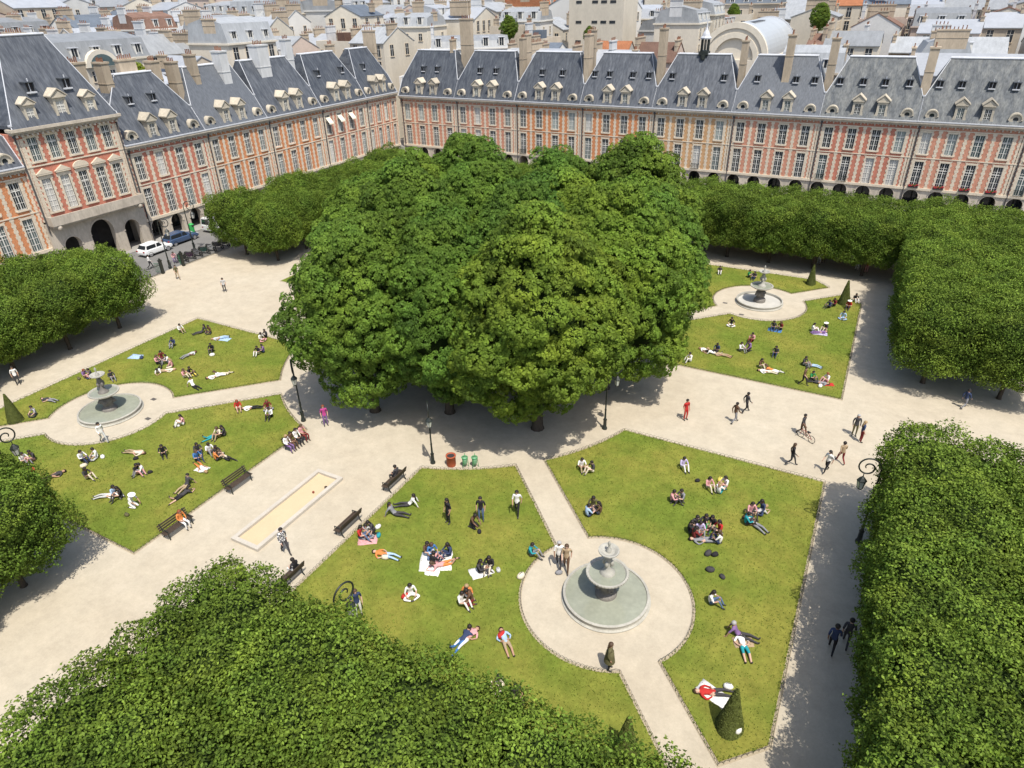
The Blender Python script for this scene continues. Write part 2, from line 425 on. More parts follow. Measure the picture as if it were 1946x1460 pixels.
def blob_hull(fn, nu=22, nv=12):
    """closed surface r(direction) sampled on a lat-long grid"""
    vs = []; fs = []
    for j in range(nv+1):
        ph = PI*j/nv
        for i in range(nu):
            th = 2*PI*i/nu; vs.append(fn(np.array([math.sin(ph)*math.cos(th), math.sin(ph)*math.sin(th), math.cos(ph)])))
    for j in range(nv):
        for i in range(nu): fs.append((j*nu+i, (j+1)*nu+i, (j+1)*nu+(i+1) % nu, j*nu+(i+1) % nu))
    return np.array(vs), fs
def bumps(D, seeds, amp, k):
    """smooth bumpy function over unit directions"""
    s = np.zeros(len(D))
    for c, a in seeds: s += a*np.exp(-k*np.sum((D-c)**2, axis=1))
    return s*amp
M_linden = mk('linden leaves', (.108,.180,.024), .65, attr='tint', var=[(.45,.22),(2.2,.12)], col2=(.142,.196,.026), spec=.14, trans=.25, objvar=.17)
M_lindin = mk('leafy core shade', (.026,.042,.010), .9, var=[(2,.3)], spec=.05)  # opaque inner hull, shade between the leaves put into its dark colour
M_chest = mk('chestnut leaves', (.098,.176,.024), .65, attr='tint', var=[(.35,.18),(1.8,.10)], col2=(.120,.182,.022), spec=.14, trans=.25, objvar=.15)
M_chestin = mk('chestnut core shade', (.018,.030,.008), .9, var=[(2,.3)], spec=.05)  # chestnut hull, dark gaps of the crown painted as its colour
M_yew = mk('clipped yew', (.105,.125,.028), .7, attr='tint', var=[(2,.2)], spec=.25, trans=.15)

def linden_mesh(i, nl, hx, hy, hz, p, zc, ll, ba=.19):
    seeds = [(unit(RNG.normal(0,1,(1,3)))[0], RNG.uniform(.2,1)) for _ in range(34)]
    h = np.array([hx,hy,hz])
    def surf(D):
        r = 1/np.power(np.sum(np.abs(D)**p, axis=1), 1/p)
        return D*r[:,None]*(1 + bumps(D, seeds, ba, 10)[:,None])*h
    D = unit(RNG.normal(0,1,(nl*3,3)))
    r = 1/np.power(np.sum(np.abs(D)**p, axis=1), 1/p)
    D = D[RNG.random(nl*3) < (r/r.max())**2.2][:nl]
    P = surf(D); n = len(P)
    P *= (1-np.abs(RNG.normal(0,.11,n))+RNG.normal(0,.02,n))[:,None]
    nrm = unit(np.sign(D)*np.abs(D)**(p-1)/h)
    # clumps: shift leaves along fine lumps so light and dark spots form
    q = P*1.9; lump = np.sin(q[:,0]*2.1+i)*np.sin(q[:,1]*2.3+1.7*i)*np.sin(q[:,2]*2.7+.5)+.6*np.sin(q[:,0]*5.1)*np.sin(q[:,1]*4.7+i)*np.sin(q[:,2]*5.3)
    lump2 = np.sin(P[:,0]*2.6+2*i)*np.sin(P[:,1]*2.4+i)+np.sin(P[:,2]*2.9+P[:,0]*1.1)*np.sin(P[:,1]*2.1-P[:,2]+i)
    P += nrm*(lump*.20+lump2*.19)[:,None]
    # shoots that break the outline
    SH = []; SN = []
    for _ in range(230):
        k = RNG.integers(0, n); d = unit((nrm[k]+np.array([0,0,.7])+RNG.normal(0,.3,3))[None])[0]; L = RNG.uniform(.2,.62)
        m = int(L/.045)
        for j in range(m): SH.append(P[k]+d*L*j/m+RNG.normal(0,.05,3)); SN.append(d+RNG.normal(0,.5,3))
    P = np.concatenate([P, np.array(SH)]); nrm = np.concatenate([nrm, unit(np.array(SN))])
    P[:,2] += zc; P[:,2] = np.maximum(P[:,2], zc-hz*.98-RNG.random(len(P))*.35)
    V = leaf_geo(P, nrm, ll, ll*.66, .85, .35)
    q = P; t = 1+.26*np.sin(q[:,0]*1.3+i)*np.sin(q[:,1]*1.1+2*i)*np.sin(q[:,2]*1.7) + RNG.normal(0,.32,len(P))
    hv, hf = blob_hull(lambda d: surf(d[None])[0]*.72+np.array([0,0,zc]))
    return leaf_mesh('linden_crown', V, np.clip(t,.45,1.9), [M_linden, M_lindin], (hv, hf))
LIND = [linden_mesh(0, 42000, 2.66, 2.70, 2.4, 7.0, 4.25, .135, .08), linden_mesh(1, 42000, 2.70, 2.64, 2.4, 6.0, 4.3, .135, .11),
        linden_mesh(2, 40000, 2.8, 2.7, 2.45, 3.0, 4.25, .14), linden_mesh(3, 40000, 2.7, 2.8, 2.6, 3.4, 4.3, .135)]
def trunk_mesh(name, h, r, limbs, spread, seed):
    rs = random.Random(seed); b = MB()
    b.tube([(0,0,-.05),(0,0,.15),(rs.uniform(-.04,.04),rs.uniform(-.04,.04),h*.5),(rs.uniform(-.08,.08),rs.uniform(-.08,.08),h)], [r*1.45,r*1.1,r*.92,r*.8], 10)
    for k in range(limbs):
        a = 2*PI*k/limbs+rs.uniform(-.3,.3); s = spread*rs.uniform(.7,1.1)
        b.tube([(0,0,h-.15),(s*.4*math.cos(a),s*.4*math.sin(a),h+s*.4),(s*math.cos(a),s*math.sin(a),h+s*1.1)], [r*.62,r*.42,r*.15], 6)
    return b.mesh(name, [M_bark], True)
LTRUNK = trunk_mesh('trunk', 2.6, .15, 4, 1.6, 3)
CTRUNK = trunk_mesh('trunk', 4.2, .33, 6, 3.2, 5)

def rosettes(C, A, n, ll, droop=.55):
    """palmate leaf sprays: n leaflets round each axis, drooping"""
    m = len(C); a = unit(A); u = unit(np.cross(a, RNG.normal(0,1,(m,3)))); w = np.cross(a, u)
    Vs = []
    sc = RNG.uniform(.7,1.25,(m,1))
    for k in range(n):
        th = 2*PI*k/n+RNG.uniform(-.25,.25,(m,1)); rad = u*np.cos(th)+w*np.sin(th); side = -u*np.sin(th)+w*np.cos(th)
        L = ll*sc*RNG.uniform(.8,1.15,(m,1)); dirv = unit(rad-a*droop*RNG.uniform(.4,1.4,(m,1)))
        p0 = C+rad*.02; p1 = C+dirv*L*.62; p2 = C+dirv*L-a*L*.12
        v = np.empty((m,4,3)); wd = L*.24
        v[:,0] = p0; v[:,1] = p1+side*wd; v[:,2] = p2; v[:,3] = p1-side*wd
        Vs.append(v)
    return np.concatenate(Vs)
def chestnut_mesh(i, R, hz, zc, tufts, per, ll):
    seeds = [(unit(RNG.normal(0,1,(1,3)))[0], RNG.uniform(-.6,1)) for _ in range(22)]
    def surf(D):
        f = 1+bumps(D, seeds, .24, 7)
        P = D*f[:,None]*np.array([R,R,hz]); k = 1-.40*np.clip(D[:,2],0,1)**1.2
        P[:,:2] *= k[:,None]
        lo = np.clip(-D[:,2],0,1); P[:,2] -= lo*(.9*np.sin(D[:,0]*7+i*2)*np.sin(D[:,1]*6.3+i)-.35)
        return P
    D = unit(RNG.normal(0,1,(tufts*8,3))); keep = [D[0]]
    for d in D[1:]:
        if len(keep) >= tufts: break
        if min(np.sum((np.array(keep)-d)**2, axis=1)) > 7.2/tufts: keep.append(d)
    D = np.array(keep); T = surf(D); Cs = []; As = []; ts = []
    for c, d in zip(T, D):
        r = RNG.uniform(.55,1.2); axis = unit((d+np.array([0,0,.65]))[None])[0]; m = int(per*r*r)
        e = unit(RNG.normal(0,1,(m*3,3))); e = e[(e@axis) > -.15][:m]
        pos = c*RNG.uniform(.82,1.02)+e*r*RNG.uniform(.80,1.05,(len(e),1))*np.array([1,1,.75])
        Cs.append(pos); As.append(e*.8+axis*.6+np.array([0,0,.35])+RNG.normal(0,.25,e.shape)); ts.append(np.clip(np.full(len(e), RNG.normal(1,.16))+RNG.normal(0,.14,len(e)),.55,1.6))
    m = tufts*5; e = unit(RNG.normal(0,1,(m,3))); Cs.append(surf(e)*RNG.uniform(.78,.92,(m,1))); As.append(e+np.array([0,0,.5])); ts.append(np.full(m,.85))
    C = np.concatenate(Cs); A = np.concatenate(As); t = np.concatenate(ts); n = 6
    V = rosettes(C, A, n, ll); t = np.tile(t, n)*RNG.uniform(.85,1.15,len(V))
    V[:,:,2] += zc
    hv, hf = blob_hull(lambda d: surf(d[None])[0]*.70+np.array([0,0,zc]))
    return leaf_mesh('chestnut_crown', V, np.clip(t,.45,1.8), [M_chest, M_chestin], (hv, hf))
CHEST = [chestnut_mesh(0, 4.65, 5.8, 8.1, 260, 76, .23), chestnut_mesh(1, 4.75, 5.9, 8.1, 270, 76, .23), chestnut_mesh(2, 4.5, 6.0, 8.1, 260, 76, .23)]

LCOUNT = 0
def add_tree(kind, crown, trunk, x, y, label, sc, rz, group, hi=True):
    t = thing(kind, label, 'tree', (x,y,0), rz, group); t.scale = sc
    link('crown', crown, t); link('trunk', trunk, t)
    return t
rt = random.Random(5)
def row_word(k): return ORD[k]
def lind(x, y, label):
    """only trees the picture shows something of (or whose shade it shows)"""
    vis = False
    for dx in (-2.7,0,2.7):
        for dy in (-2.7,0,2.7):
            for z in (.3, 3, 6.9):
                a = project((x+dx,y+dy,z))
                if -40 < a[0] < IW+40 and -20 < a[1] < IH+60: vis = True
    if not vis: return
    k = rt.randrange(2)+(2 if x < -20 or (y < -20 and x < 0) else 0); s = rt.uniform(.97,1.05)
    add_tree('linden_tree', LIND[k], LTRUNK, x+rt.uniform(-.12,.12), y+rt.uniform(-.12,.12), label, (s,s,rt.uniform(.92,1.10) if k > 1 else rt.uniform(.985,1.045)), rt.randrange(4)*PI/2+rt.uniform(-.06,.06), 'clipped lindens in the alleys around the park')
STEP = 4.75
SIDES = [('x',-1,-1,'left alley below the gravel court'), ('x',-1,1,'left alley above the gravel court'),
         ('y',1,-1,'far alley left of centre'), ('y',1,1,'far alley behind the right fountain'),
         ('x',1,1,'right alley beyond the gravel path'), ('x',1,-1,'right foreground alley'),
         ('y',-1,1,'bottom foreground alley'), ('y',-1,-1,'lower left foreground alley')]
E0 = {('x',-1,1):10.6, ('x',-1,-1):10.4, ('x',1,1):10.9, ('x',1,-1):9.9, ('y',1,1):9.0, ('y',1,-1):9.0, ('y',-1,1):8.5, ('y',-1,-1):8.1}
for ax, s, h, where in SIDES:
    for row, d in (('inner', 33.9), ('outer', 39.0)):
        for k in range(8):
            e = E0[(ax,s,h)] + k*STEP
            if e > 40.5: continue
            if ax == 'y' and e > 31: continue          # the corner belongs to the x alleys
            x, y = (s*d, h*e) if ax == 'x' else (h*e, s*d)
            lind(x, y, f'linden, {row} row, {ORD[k]} from the opening, {where}')

grass()
# central grove of horse chestnuts
CT = [(-2.2,-11.3,0,1.02,'broad chestnut tree at the front left of the grove'), (3.0,-9.0,2,1.0,'darker chestnut tree between the two front chestnuts'),
      (9.8,-8.0,1,1.13,'tall yellow green chestnut at the front of the grove'), (12.0,-.6,2,1.08,'tall chestnut at the right front of the grove, behind a lamp post'),
      (12.6,6.2,0,.98,'chestnut at the right edge of the grove, beside the right fountain lawn'), (8.6,13.0,1,1.12,'chestnut at the back right of the grove, by the far terrace'),
      (1.8,13.8,2,1.0,'chestnut at the back middle of the grove'), (-7.6,12.6,0,1.09,'tallest chestnut at the back left of the grove'),
      (-11.6,8.0,1,1.0,'chestnut at the far left back of the grove'), (-11.8,1.4,2,.92,'chestnut on the left side of the grove, beside the gravel court'),
      (-7.4,-5.0,0,.86,'chestnut on the left front side of the grove'), (-4.5,-1.5,1,1.08,'chestnut inside the grove, behind the front left one'),
      (4.2,1.0,2,1.02,'chestnut inside the grove, behind the dark gap'), (-3.5,6.5,0,1.02,'chestnut in the middle of the grove'), (5.5,7.2,1,.98,'chestnut inside the grove at the right, behind the tall front one')]
TINTS = {2:(1.24,1.09,.95), 3:(1.14,1.07,.95), 1:(.88,.93,.95), 4:(.88,.94,1.0), 12:(.74,.82,.9), 6:(.76,.84,.9), 11:(.95,.97,1.0)}
def tinted(base, f, name):
    m = base.copy(); m.name = name
    for n in m.node_tree.nodes:
        if n.type == 'RGB': k = n.outputs[0]
        elif n.type == 'MIX' and n.data_type == 'RGBA': k = [q for q in n.inputs if q.name == 'B' and q.type == 'RGBA'][0]
        else: continue
        c = k.default_value; k.default_value = (c[0]*f[0], c[1]*f[1], c[2]*f[2], 1)
    return m
for i, (x, y, k, s, lab) in enumerate(CT):
    t = add_tree('chestnut_tree', CHEST[k], CTRUNK, x, y, lab, (s*rt.uniform(.98,1.04), s*rt.uniform(.98,1.04), min(s,1.09)*1.03 if i < 5 else s*1.03), rt.uniform(0,6.28), 'horse chestnuts of the central grove')
    f = TINTS.get(i) or ([(1.0,1.0,1.0),(.90,.95,1.0),(1.14,1.05,1.0)][i % 3])
    c = [o for o in t.children if o.name.startswith('crown')][0]
    slot(c, 0, tinted(M_chest, f, f'chestnut leaves shade {i}'))

# clipped yew cones
def cone_mesh(h, r):
    n = 9000; u = RNG.random(n); z = h*(1-np.sqrt(1-u*.998)); th = RNG.uniform(0,2*PI,n)
    rr = r*(1-z/h)**.92*(1+.05*np.sin(3*th+z*2))+.02
    P = np.stack([rr*np.cos(th), rr*np.sin(th), z+.05], 1); N = np.stack([np.cos(th), np.sin(th), np.full(n, r/h)], 1)
    V = leaf_geo(P, N, .10, .06, .35, .1)
    b = [(r*(1-k/8*.98)*.93*math.cos(2*PI*i/16), r*(1-k/8*.98)*.93*math.sin(2*PI*i/16), .02+h*.97*k/8) for k in range(9) for i in range(16)]
    f = [(k*16+i, k*16+(i+1) % 16, (k+1)*16+(i+1) % 16, (k+1)*16+i) for k in range(8) for i in range(16)]
    return leaf_mesh('yew_cone', V, np.clip(1+RNG.normal(0,.18,n),.5,1.6), [M_yew, M_lindin], (np.array(b), f))
CONE = cone_mesh(2.5, .54)
for x, y, h, lab in [(27.0,-24.75,2.6,'dark clipped yew cone on the near lawn, beside the white towel'), (23.57,28.8,2.2,'clipped yew cone behind the right fountain, left of the pair'),
                     (27.1,24.8,2.5,'clipped yew cone behind the right fountain, right of the pair'), (-25.7,-24.5,2.4,'clipped yew cone at the far left edge, beside the left fountain path'),
                     (*G(1196,1362,2.5).xy,2.5,'clipped yew cone half hidden by the foreground lindens at the bottom')]:
    o = link('yew_cone', CONE, None, (x,y,.02)); o.scale = (h/2.5*.98, h/2.5*.98, h/2.5); tag(o, lab, 'topiary', 'clipped yew cones')
# ------------------------------------------------------------------ the brick pavilions round the square
BAY = 3.025; PW = 12.1
def bays(n=4, w=PW): return [w*(i+.5)/n for i in range(n)]
WW = 1.08
def window_meshes(w, h, rows, arched=False, heavy=.055):
    """pane sheet and white glazing bars, origin at the bottom centre, facing -y"""
    g = MB(); g.quad((-w/2,.0,0),(w/2,.0,0),(w/2,.0,h),(-w/2,.0,h))
    f = MB(); t = heavy
    f.box(-w/2,-w/2+t,-.05,.01,0,h); f.box(w/2-t,w/2,-.05,.01,0,h); f.box(-w/2+t,w/2-t,-.05,.01,0,t); f.box(-w/2+t,w/2-t,-.05,.01,h-t,h)
    f.box(-t*.8,t*.8,-.06,.008,t,h-t)
    for k in range(1, rows):
        z = h*k/rows; f.box(-w/2+t,-t*.8,-.04,.006,z-.018,z+.018); f.box(t*.8,w/2-t,-.04,.006,z-.018,z+.018)
    if rows > 3:
        z = h*.70; f.box(-w/2+t,-t*.8,-.052,.004,z-.045,z+.045); f.box(t*.8,w/2-t,-.052,.004,z-.045,z+.045)
    for x in (-w/4, w/4): f.box(x-.014,x+.014,-.038,.003,t,h-t)
    return g.mesh('pane', [GLASS[0]]), f.mesh('frame', [M_white])
W1 = window_meshes(WW, 3.42, 5); W2 = window_meshes(WW, 2.72, 4); WD = window_meshes(.78, 1.45, 3, heavy=.045)
WT1 = window_meshes(1.0, 3.6, 6); WT2 = window_meshes(1.0, 2.45, 4)
wr = random.Random(21)
GL_W = [0,0,0,0,2,2,1,0,3,2,0,0]
def put_window(root, meshes, x, y, z, gi=None, name='window', rz=0, par=None):
    gi = wr.choice(GL_W) if gi is None else gi
    o = link(name, meshes[0], root, (x,y,z)); slot(o, 0, GLASS[gi])
    link('frame', meshes[1], o, (0,0,0))
    return o
def quoin(b, x, w1, w2, z0, z1, y0, y1, c=.30, ph=0):
    """toothed chain of stone blocks"""
    k = 0; z = z0
    while z < z1-.02:
        h = min(c, z1-z); w = w1 if (k+ph) % 2 == 0 else w2
        b.box(x-w/2, x+w/2, y0, y1 - (0.0), z+.006, z+h-.006); z += h; k += 1
def facade_meshes(w, n, zarc, zband, floors, zc, zt, double_end=True):
    """wall, stone trim and cornice for one pavilion front; floors = [(z0, z1, halfwidth)]"""
    bx = bays(n, w); D = 9.0
    # brick wall with real openings: a .35 m skin in front of the body
    wall = MB(); xs = [0]
    for x in bx: xs += [x-WW/2, x+WW/2]
    xs.append(w)
    for i in range(0, len(xs), 2): wall.box(xs[i], xs[i+1], 0, .36, zband, zc)
    lv = [zband]
    for z0, z1 in floors: lv += [z0, z1]
    lv.append(zc)
    for x in bx:
        for i in range(0, len(lv), 2): wall.box(x-WW/2, x+WW/2, .012, .36, lv[i], lv[i+1])
    wall.box(.02, w-.02, .62, D, zband, zc-.02)
    wall.box(0, w, .36, .62, zband-.01, zband+.02); 
    wall.box(0, .1, .36, .62, zband, zc); wall.box(w-.1, w, .36, .62, zband, zc)
    tr = MB()
    for x in bx:
        for z0, z1 in floors:
            for s in (-1, 1):     # toothed window jambs
                k = 0; z = z0-.1
                while z < z1+.3:
                    h = min(.31, z1+.3-z); ww = .27 if k % 2 == 0 else .16
                    a, c_ = (x+s*WW/2, x+s*(WW/2+ww)); tr.box(min(a,c_), max(a,c_), -.035, .3, z+.004, z+h-.004); z += .31; k += 1
            tr.box(x-WW/2-.03, x+WW/2+.03, -.032, .3, z1, z1+.24)           # lintel
            tr.box(x-WW/2-.16, x+WW/2+.16, -.13, .3, z0-.15, z0)            # sill
    top = zc-.5
    for i in range(n-1):          # chain in the middle of every pier
        quoin(tr, (bx[i]+bx[i+1])/2, .48, .30, zband+.02, top, -.03, .2)
    ends = [.16, .72, w-.16, w-.72] if double_end else [.28, w-.28]
    for x in ends: quoin(tr, x, .40 if double_end else .56, .24 if double_end else .36, zband+.02, top, -.03, .2, ph=1 if x in (.72, w-.72) else 0)
    zs = floors[0][1]+.42
    tr.box(0.004, w-.004, -.07, .1, zs, zs+.12)        # string course
    tr.box(0.002, w-.002, -.16, .5, zband-.26, zband+.06)
    tr.box(0.003, w-.003, -.055, .1, floors[-1][1]+.30, floors[-1][1]+.42)
    for x in bx: tr.box(x-WW/2-.34, x+WW/2+.34, -.12, .1, floors[-1][1]+.27, floors[-1][1]+.40)
    co = MB()
    co.box(-.0, w, -.22, .4, zc-.10, zc+.06); co.box(-.0, w, -.40, .4, zc+.06, zc+.22); co.box(0, w, -.56, .5, zc+.22, zt-.06)
    nb = int(w/.42)
    for k in range(nb):
        x = w*(k+.5)/nb; co.box(x-.075, x+.075, -.36, .1, zc-.16, zc-.10) if k % 2 else co.box(x-.075, x+.075, -.20, .1, zc-.34, zc-.10)
    gut = MB(); gut.box(0.01, w-.01, -.60, -.1, zt-.06, zt+.05)
    return wall, tr, co, gut
def arcade_mesh(w, n, zarc, zband, hw, sp=None, centres=None):
    b = MB(); bx = centres or bays(n, w); hws = hw if isinstance(hw, list) else [hw]*len(bx); sps = sp if isinstance(sp, list) else [zarc-h for h in hws]
    xl = 0.0; D = .75
    for x, h, s in zip(bx, hws, sps):
        b.box(xl, x-h, 0, D, -.02, zband-.26); xl = x+h
        m = 12; P = [(x+h*math.cos(PI-PI*k/m), s+h*math.sin(PI*k/m)) for k in range(m+1)]
        top = zband-.26
        for k in range(m):
            (xa, za), (xb, zb) = P[k], P[k+1]
            b.add([(xa,0,za),(xb,0,zb),(xb,0,top),(xa,0,top),(xa,D,za),(xb,D,zb),(xb,D,top),(xa,D,top)], [(0,1,2,3),(7,6,5,4),(0,4,5,1)])
            R = 1.14; (Xa, Za), (Xb, Zb) = [(x+(px-x)*R, s+(pz-s)*R) for px, pz in ((xa,za),(xb,zb))]   # raised voussoirs
            b.add([(xa,-.05,za),(xb,-.05,zb),(Xb,-.05,Zb),(Xa,-.05,Za),(xa,0,za),(xb,0,zb),(Xb,0,Zb),(Xa,0,Za)], [(0,1,2,3),(3,2,6,7),(4,5,1,0)])
        b.box(x-h-.16, x-h+.03, -.07, .3, s-.16, s); b.box(x+h-.03, x+h+.16, -.07, .3, s-.16, s)
    b.box(xl, w, 0, D, -.02, zband-.26)
    b.box(0, w, 3.4, 3.6, -.02, zband-.3); b.box(0, .3, D, 3.4, -.02, zband-.3); b.box(w-.3, w, D, 3.4, -.02, zband-.3); b.box(0, w, D, 9, zband-.5, zband-.27)
    return b
def roof_mesh(w, z0, zr, zv, e0, e1, y0=-.42, yr=4.2, D=9.6, zf=None):
    """steep slate roof, hipped above the valley height zv"""
    b = MB(); mid = (y0+D)/2; yb = D
    fy = lambda z: y0+(yr-y0)*(z-z0)/(zr-z0); by = lambda z: yb-(yb-(2*mid-yr))*(z-z0)/(zr-z0)
    fv, bv = fy(zv), by(zv); fr, br = fy(zr), max(by(zr), fy(zr)+.9)
    A = [(0,y0,z0),(w,y0,z0),(w,fv,zv),(0,fv,zv)]; 
    b.add(A, [(0,1,2,3)])
    b.add([(.12,fv,zv),(w-.12,fv,zv),(w-e1,fr,zr),(e0,fr,zr)], [(0,1,2,3)])
    b.add([(w,yb,z0),(0,yb,z0),(0,bv,zv),(w,bv,zv)], [(0,1,2,3)])
    b.add([(w-.12,bv,zv),(.12,bv,zv),(e0,br,zr),(w-e1,br,zr)], [(0,1,2,3)])
    b.add([(.12,bv,zv),(.12,fv,zv),(e0,fr,zr),(e0,br,zr)], [(0,1,2,3)]); b.add([(w-.12,fv,zv),(w-.12,bv,zv),(w-e1,br,zr),(w-e1,fr,zr)], [(0,1,2,3)])
    b.add([(e0,fr,zr),(w-e1,fr,zr),(w-e1,br,zr),(e0,br,zr)], [(0,1,2,3)])
    b.add([(0,y0,z0),(0,yb,z0),(0,bv,zv),(0,fv,zv)], [(3,2,1,0)]); b.add([(w,y0,z0),(w,yb,z0),(w,bv,zv),(w,fv,zv)], [(0,1,2,3)])
    b.add([(0,fv,zv),(.12,fv,zv),(.12,bv,zv),(0,bv,zv)], [(0,1,2,3)]); b.add([(w-.12,fv,zv),(w,fv,zv),(w,bv,zv),(w-.12,bv,zv)], [(0,1,2,3)])
    c = MB()
    c.tube([(e0-.05,fr-.02,zr+.02),(w-e1+.05,fr-.02,zr+.02)], .13, 8); c.tube([(e0,br,zr+.02),(w-e1,br,zr+.02)], .12, 8)
    c.box(e0-.03, w-e1+.03, fr, br, zr+.01, zr+.07)
    c.tube([(.12,fv,zv),(e0,fr,zr)], .055, 6); c.tube([(w-.12,fv,zv),(w-e1,fr,zr)], .055, 6)
    c.tube([(0,y0+.03,z0+.03),(0,fv,zv)], .06, 6); c.tube([(w,y0+.03,z0+.03),(w,fv,zv)], .06, 6); c.box(-.12,.12,fv-.15,fv+.25,zv-.05,zv+.14)
    return b, c, fy
def dormer_mesh(w, h, d):
    """stone dormer with triangular pediment, origin bottom centre of its front"""
    b = MB(); t = .24; ow = w/2
    b.box(-ow-t, -ow, 0, d, 0, h); b.box(ow, ow+t, 0, d, 0, h); b.box(-ow, ow, 0, d, h-.26, h); b.box(-ow-t-.06, ow+t+.06, -.06, .2, -.12, 0); b.box(-ow, ow, .02, .3, 0, .22)
    b.box(-ow-t-.1, ow+t+.1, -.14, d, h, h+.14)
    W = ow+t+.16; b.xprism([(-W,h+.14),(W,h+.14),(0,h+.14+.62)], -.10, d)
    for s in (-1, 1):
        L = math.hypot(W+.05, .66)
        b.add([(s*(W+.08),-.2,h+.12),(s*(W+.08),d+.1,h+.12),(0,d+.1,h+.86),(0,-.2,h+.86),(s*(W+.08),-.2,h+.24),(s*(W+.08),d+.1,h+.24),(0,d+.1,h+.98),(0,-.2,h+.98)],
              [(0,1,2,3),(7,6,5,4),(0,3,7,4),(1,5,6,2),(0,4,5,1)])
    # scrolled feet
    for s in (-1, 1): b.xprism([(s*(ow+t),0),(s*(ow+t+.22),0),(s*(ow+t),.75)] if s > 0 else [(s*(ow+t+.22),0),(s*(ow+t),0),(s*(ow+t),.75)], 0, .2)
    return b
def round_dormer_mesh(r, d):
    """bull's eye dormer: ring front with curved hood"""
    b = MB(); n = 20; W = r+.34; cz = r+.34
    for k in range(n):
        a0, a1 = 2*PI*k/n, 2*PI*(k+1)/n
        def outer(a):
            c, s = math.cos(a), math.sin(a)
            if s >= 0: return (W*c, cz+W*s)
            m = min(W/max(abs(c),1e-6), cz/max(abs(s),1e-6)); return (m*c, cz+m*s)
        i0, i1 = (r*math.cos(a0), cz+r*math.sin(a0)), (r*math.cos(a1), cz+r*math.sin(a1)); o0, o1 = outer(a0), outer(a1)
        b.add([(i0[0],0,i0[1]),(o0[0],0,o0[1]),(o1[0],0,o1[1]),(i1[0],0,i1[1]),(i0[0],d,i0[1]),(o0[0],d,o0[1]),(o1[0],d,o1[1]),(i1[0],d,i1[1])],
              [(0,1,2,3),(1,5,6,2),(0,3,7,4)])
    m = 12
    for k in range(m):          # hood
        a0, a1 = PI*k/m, PI*(k+1)/m; q = [(R*math.cos(a), cz+R*math.sin(a)) for R in (W, W+.14) for a in (a0, a1)]
        vs = [(x,-.16,z) for x, z in q]+[(x,d,z) for x, z in q]
        b.add(vs, [(0,1,3,2),(2,3,7,6),(1,0,4,5)])
    b.box(-W-.16, -W+.04, -.16, .15, cz-.1, cz+.06); b.box(W-.04, W+.16, -.16, .15, cz-.1, cz+.06)
    g = MB(); g.add([(r*1.02*math.cos(2*PI*k/16), .10, cz+r*1.02*math.sin(2*PI*k/16)) for k in range(16)], [tuple(range(16))])
    g.box(-.02,.02,.06,.1,cz-r,cz+r); g.box(-r,r,.065,.1,cz-.02,cz+.02)
    return b, g
def vent_mesh(w=.62, h=.72):
    b = MB(); d = 1.0
    b.box(-w/2-.07,-w/2,0,d,0,h,0); b.box(w/2,w/2+.07,0,d,0,h,0); b.box(-w/2-.13,w/2+.13,-.14,d,h,h+.09,0); b.box(-w/2-.1,w/2+.1,-.1,.1,-.12,0,1)
    b.quad((-w/2,.16,0),(w/2,.16,0),(w/2,.16,h),(-w/2,.16,h),2); b.box(-.025,.025,.10,.16,0,h,1)
    b.tube([(0,.1,h+.09),(0,.1,h+.34)], .05, 6, 1)
    return b.mesh('roof_vent', [SLATES[1], M_lead, M_dark])
def chimney_mesh(sx, sy, h, pots, m, seed=0):
    b = MB(); b.box(-sx/2, sx/2, -sy/2, sy/2, 0, h, 0); b.box(-sx/2-.09, sx/2+.09, -sy/2-.09, sy/2+.09, h, h+.2, 0); b.box(-sx/2-.05, sx/2+.05, -sy/2-.05, sy/2+.05, h*.62, h*.62+.1, 0)
    rs = random.Random(seed)
    for k in range(pots):
        t = (k+.5)/pots-.5; p = (t*sx*.86, 0) if sx > sy else (0, t*sy*.86)
        hh = rs.uniform(.28,.5); b.lathe([(.085,0),(.07,hh),(.09,hh+.03),(.09,hh+.07),(.055,hh+.07)], 8, (p[0],p[1],h+.2), 1)
    return b.mesh('chimney', [m, M_pot])
M_pot = mk('terracotta pot', (.23,.12,.08), .9, var=[(4,.3)], spec=.1, objvar=.2)
M_chst = mk('chimney render', (.42,.345,.255), .9, var=[(.8,.16),(4,.14)], stretch=(1,1,.35), spec=.1, objvar=.12)
M_chwh = mk('pale chimney render', (.55,.55,.54), .85, var=[(.8,.1),(3,.08)], stretch=(1,1,.3), spec=.15)
ZARC, ZB, F1, F2, ZC, ZT = 2.45, 2.72, (2.80, 6.22), (7.22, 9.94), 10.86, 11.36
FAC = [p.mesh(nm, [m]) for p, nm, m in zip(facade_meshes(PW, 4, ZARC, ZB, [F1, F2], ZC, ZT), ('wall','stone_trim','cornice','gutter'), (BRICKS[0], M_stone, M_stone2, M_lead))]
ARC = arcade_mesh(PW, 4, ZARC, ZB, .92).mesh('arcade', [M_stone2])
M_dst = mk('dormer stone', (.45,.40,.315), .9, var=[(1.5,.18),(6,.15)], spec=.15, objvar=.12)
ARCBACK = MB()
for k in range(4):
    x0_ = .45+2.85*k; ARCBACK.box(x0_, x0_+2.65, 3.2, 3.38, 0, 2.2, 0); ARCBACK.box(x0_+.3, x0_+1.2, 3.17, 3.2, .1, 2.0, 1); ARCBACK.box(x0_+1.4, x0_+2.4, 3.17, 3.2, .5, 2.0, 1)
M_arcshade = mk('arcade shade colour', (.035,.032,.030), .5, var=[(1.2,.5)]); ARCBACK = ARCBACK.mesh('arcade_shade_back', [M_arcshade, GLASS[0]])  # shop panels coloured near black to carry the shade under the arches
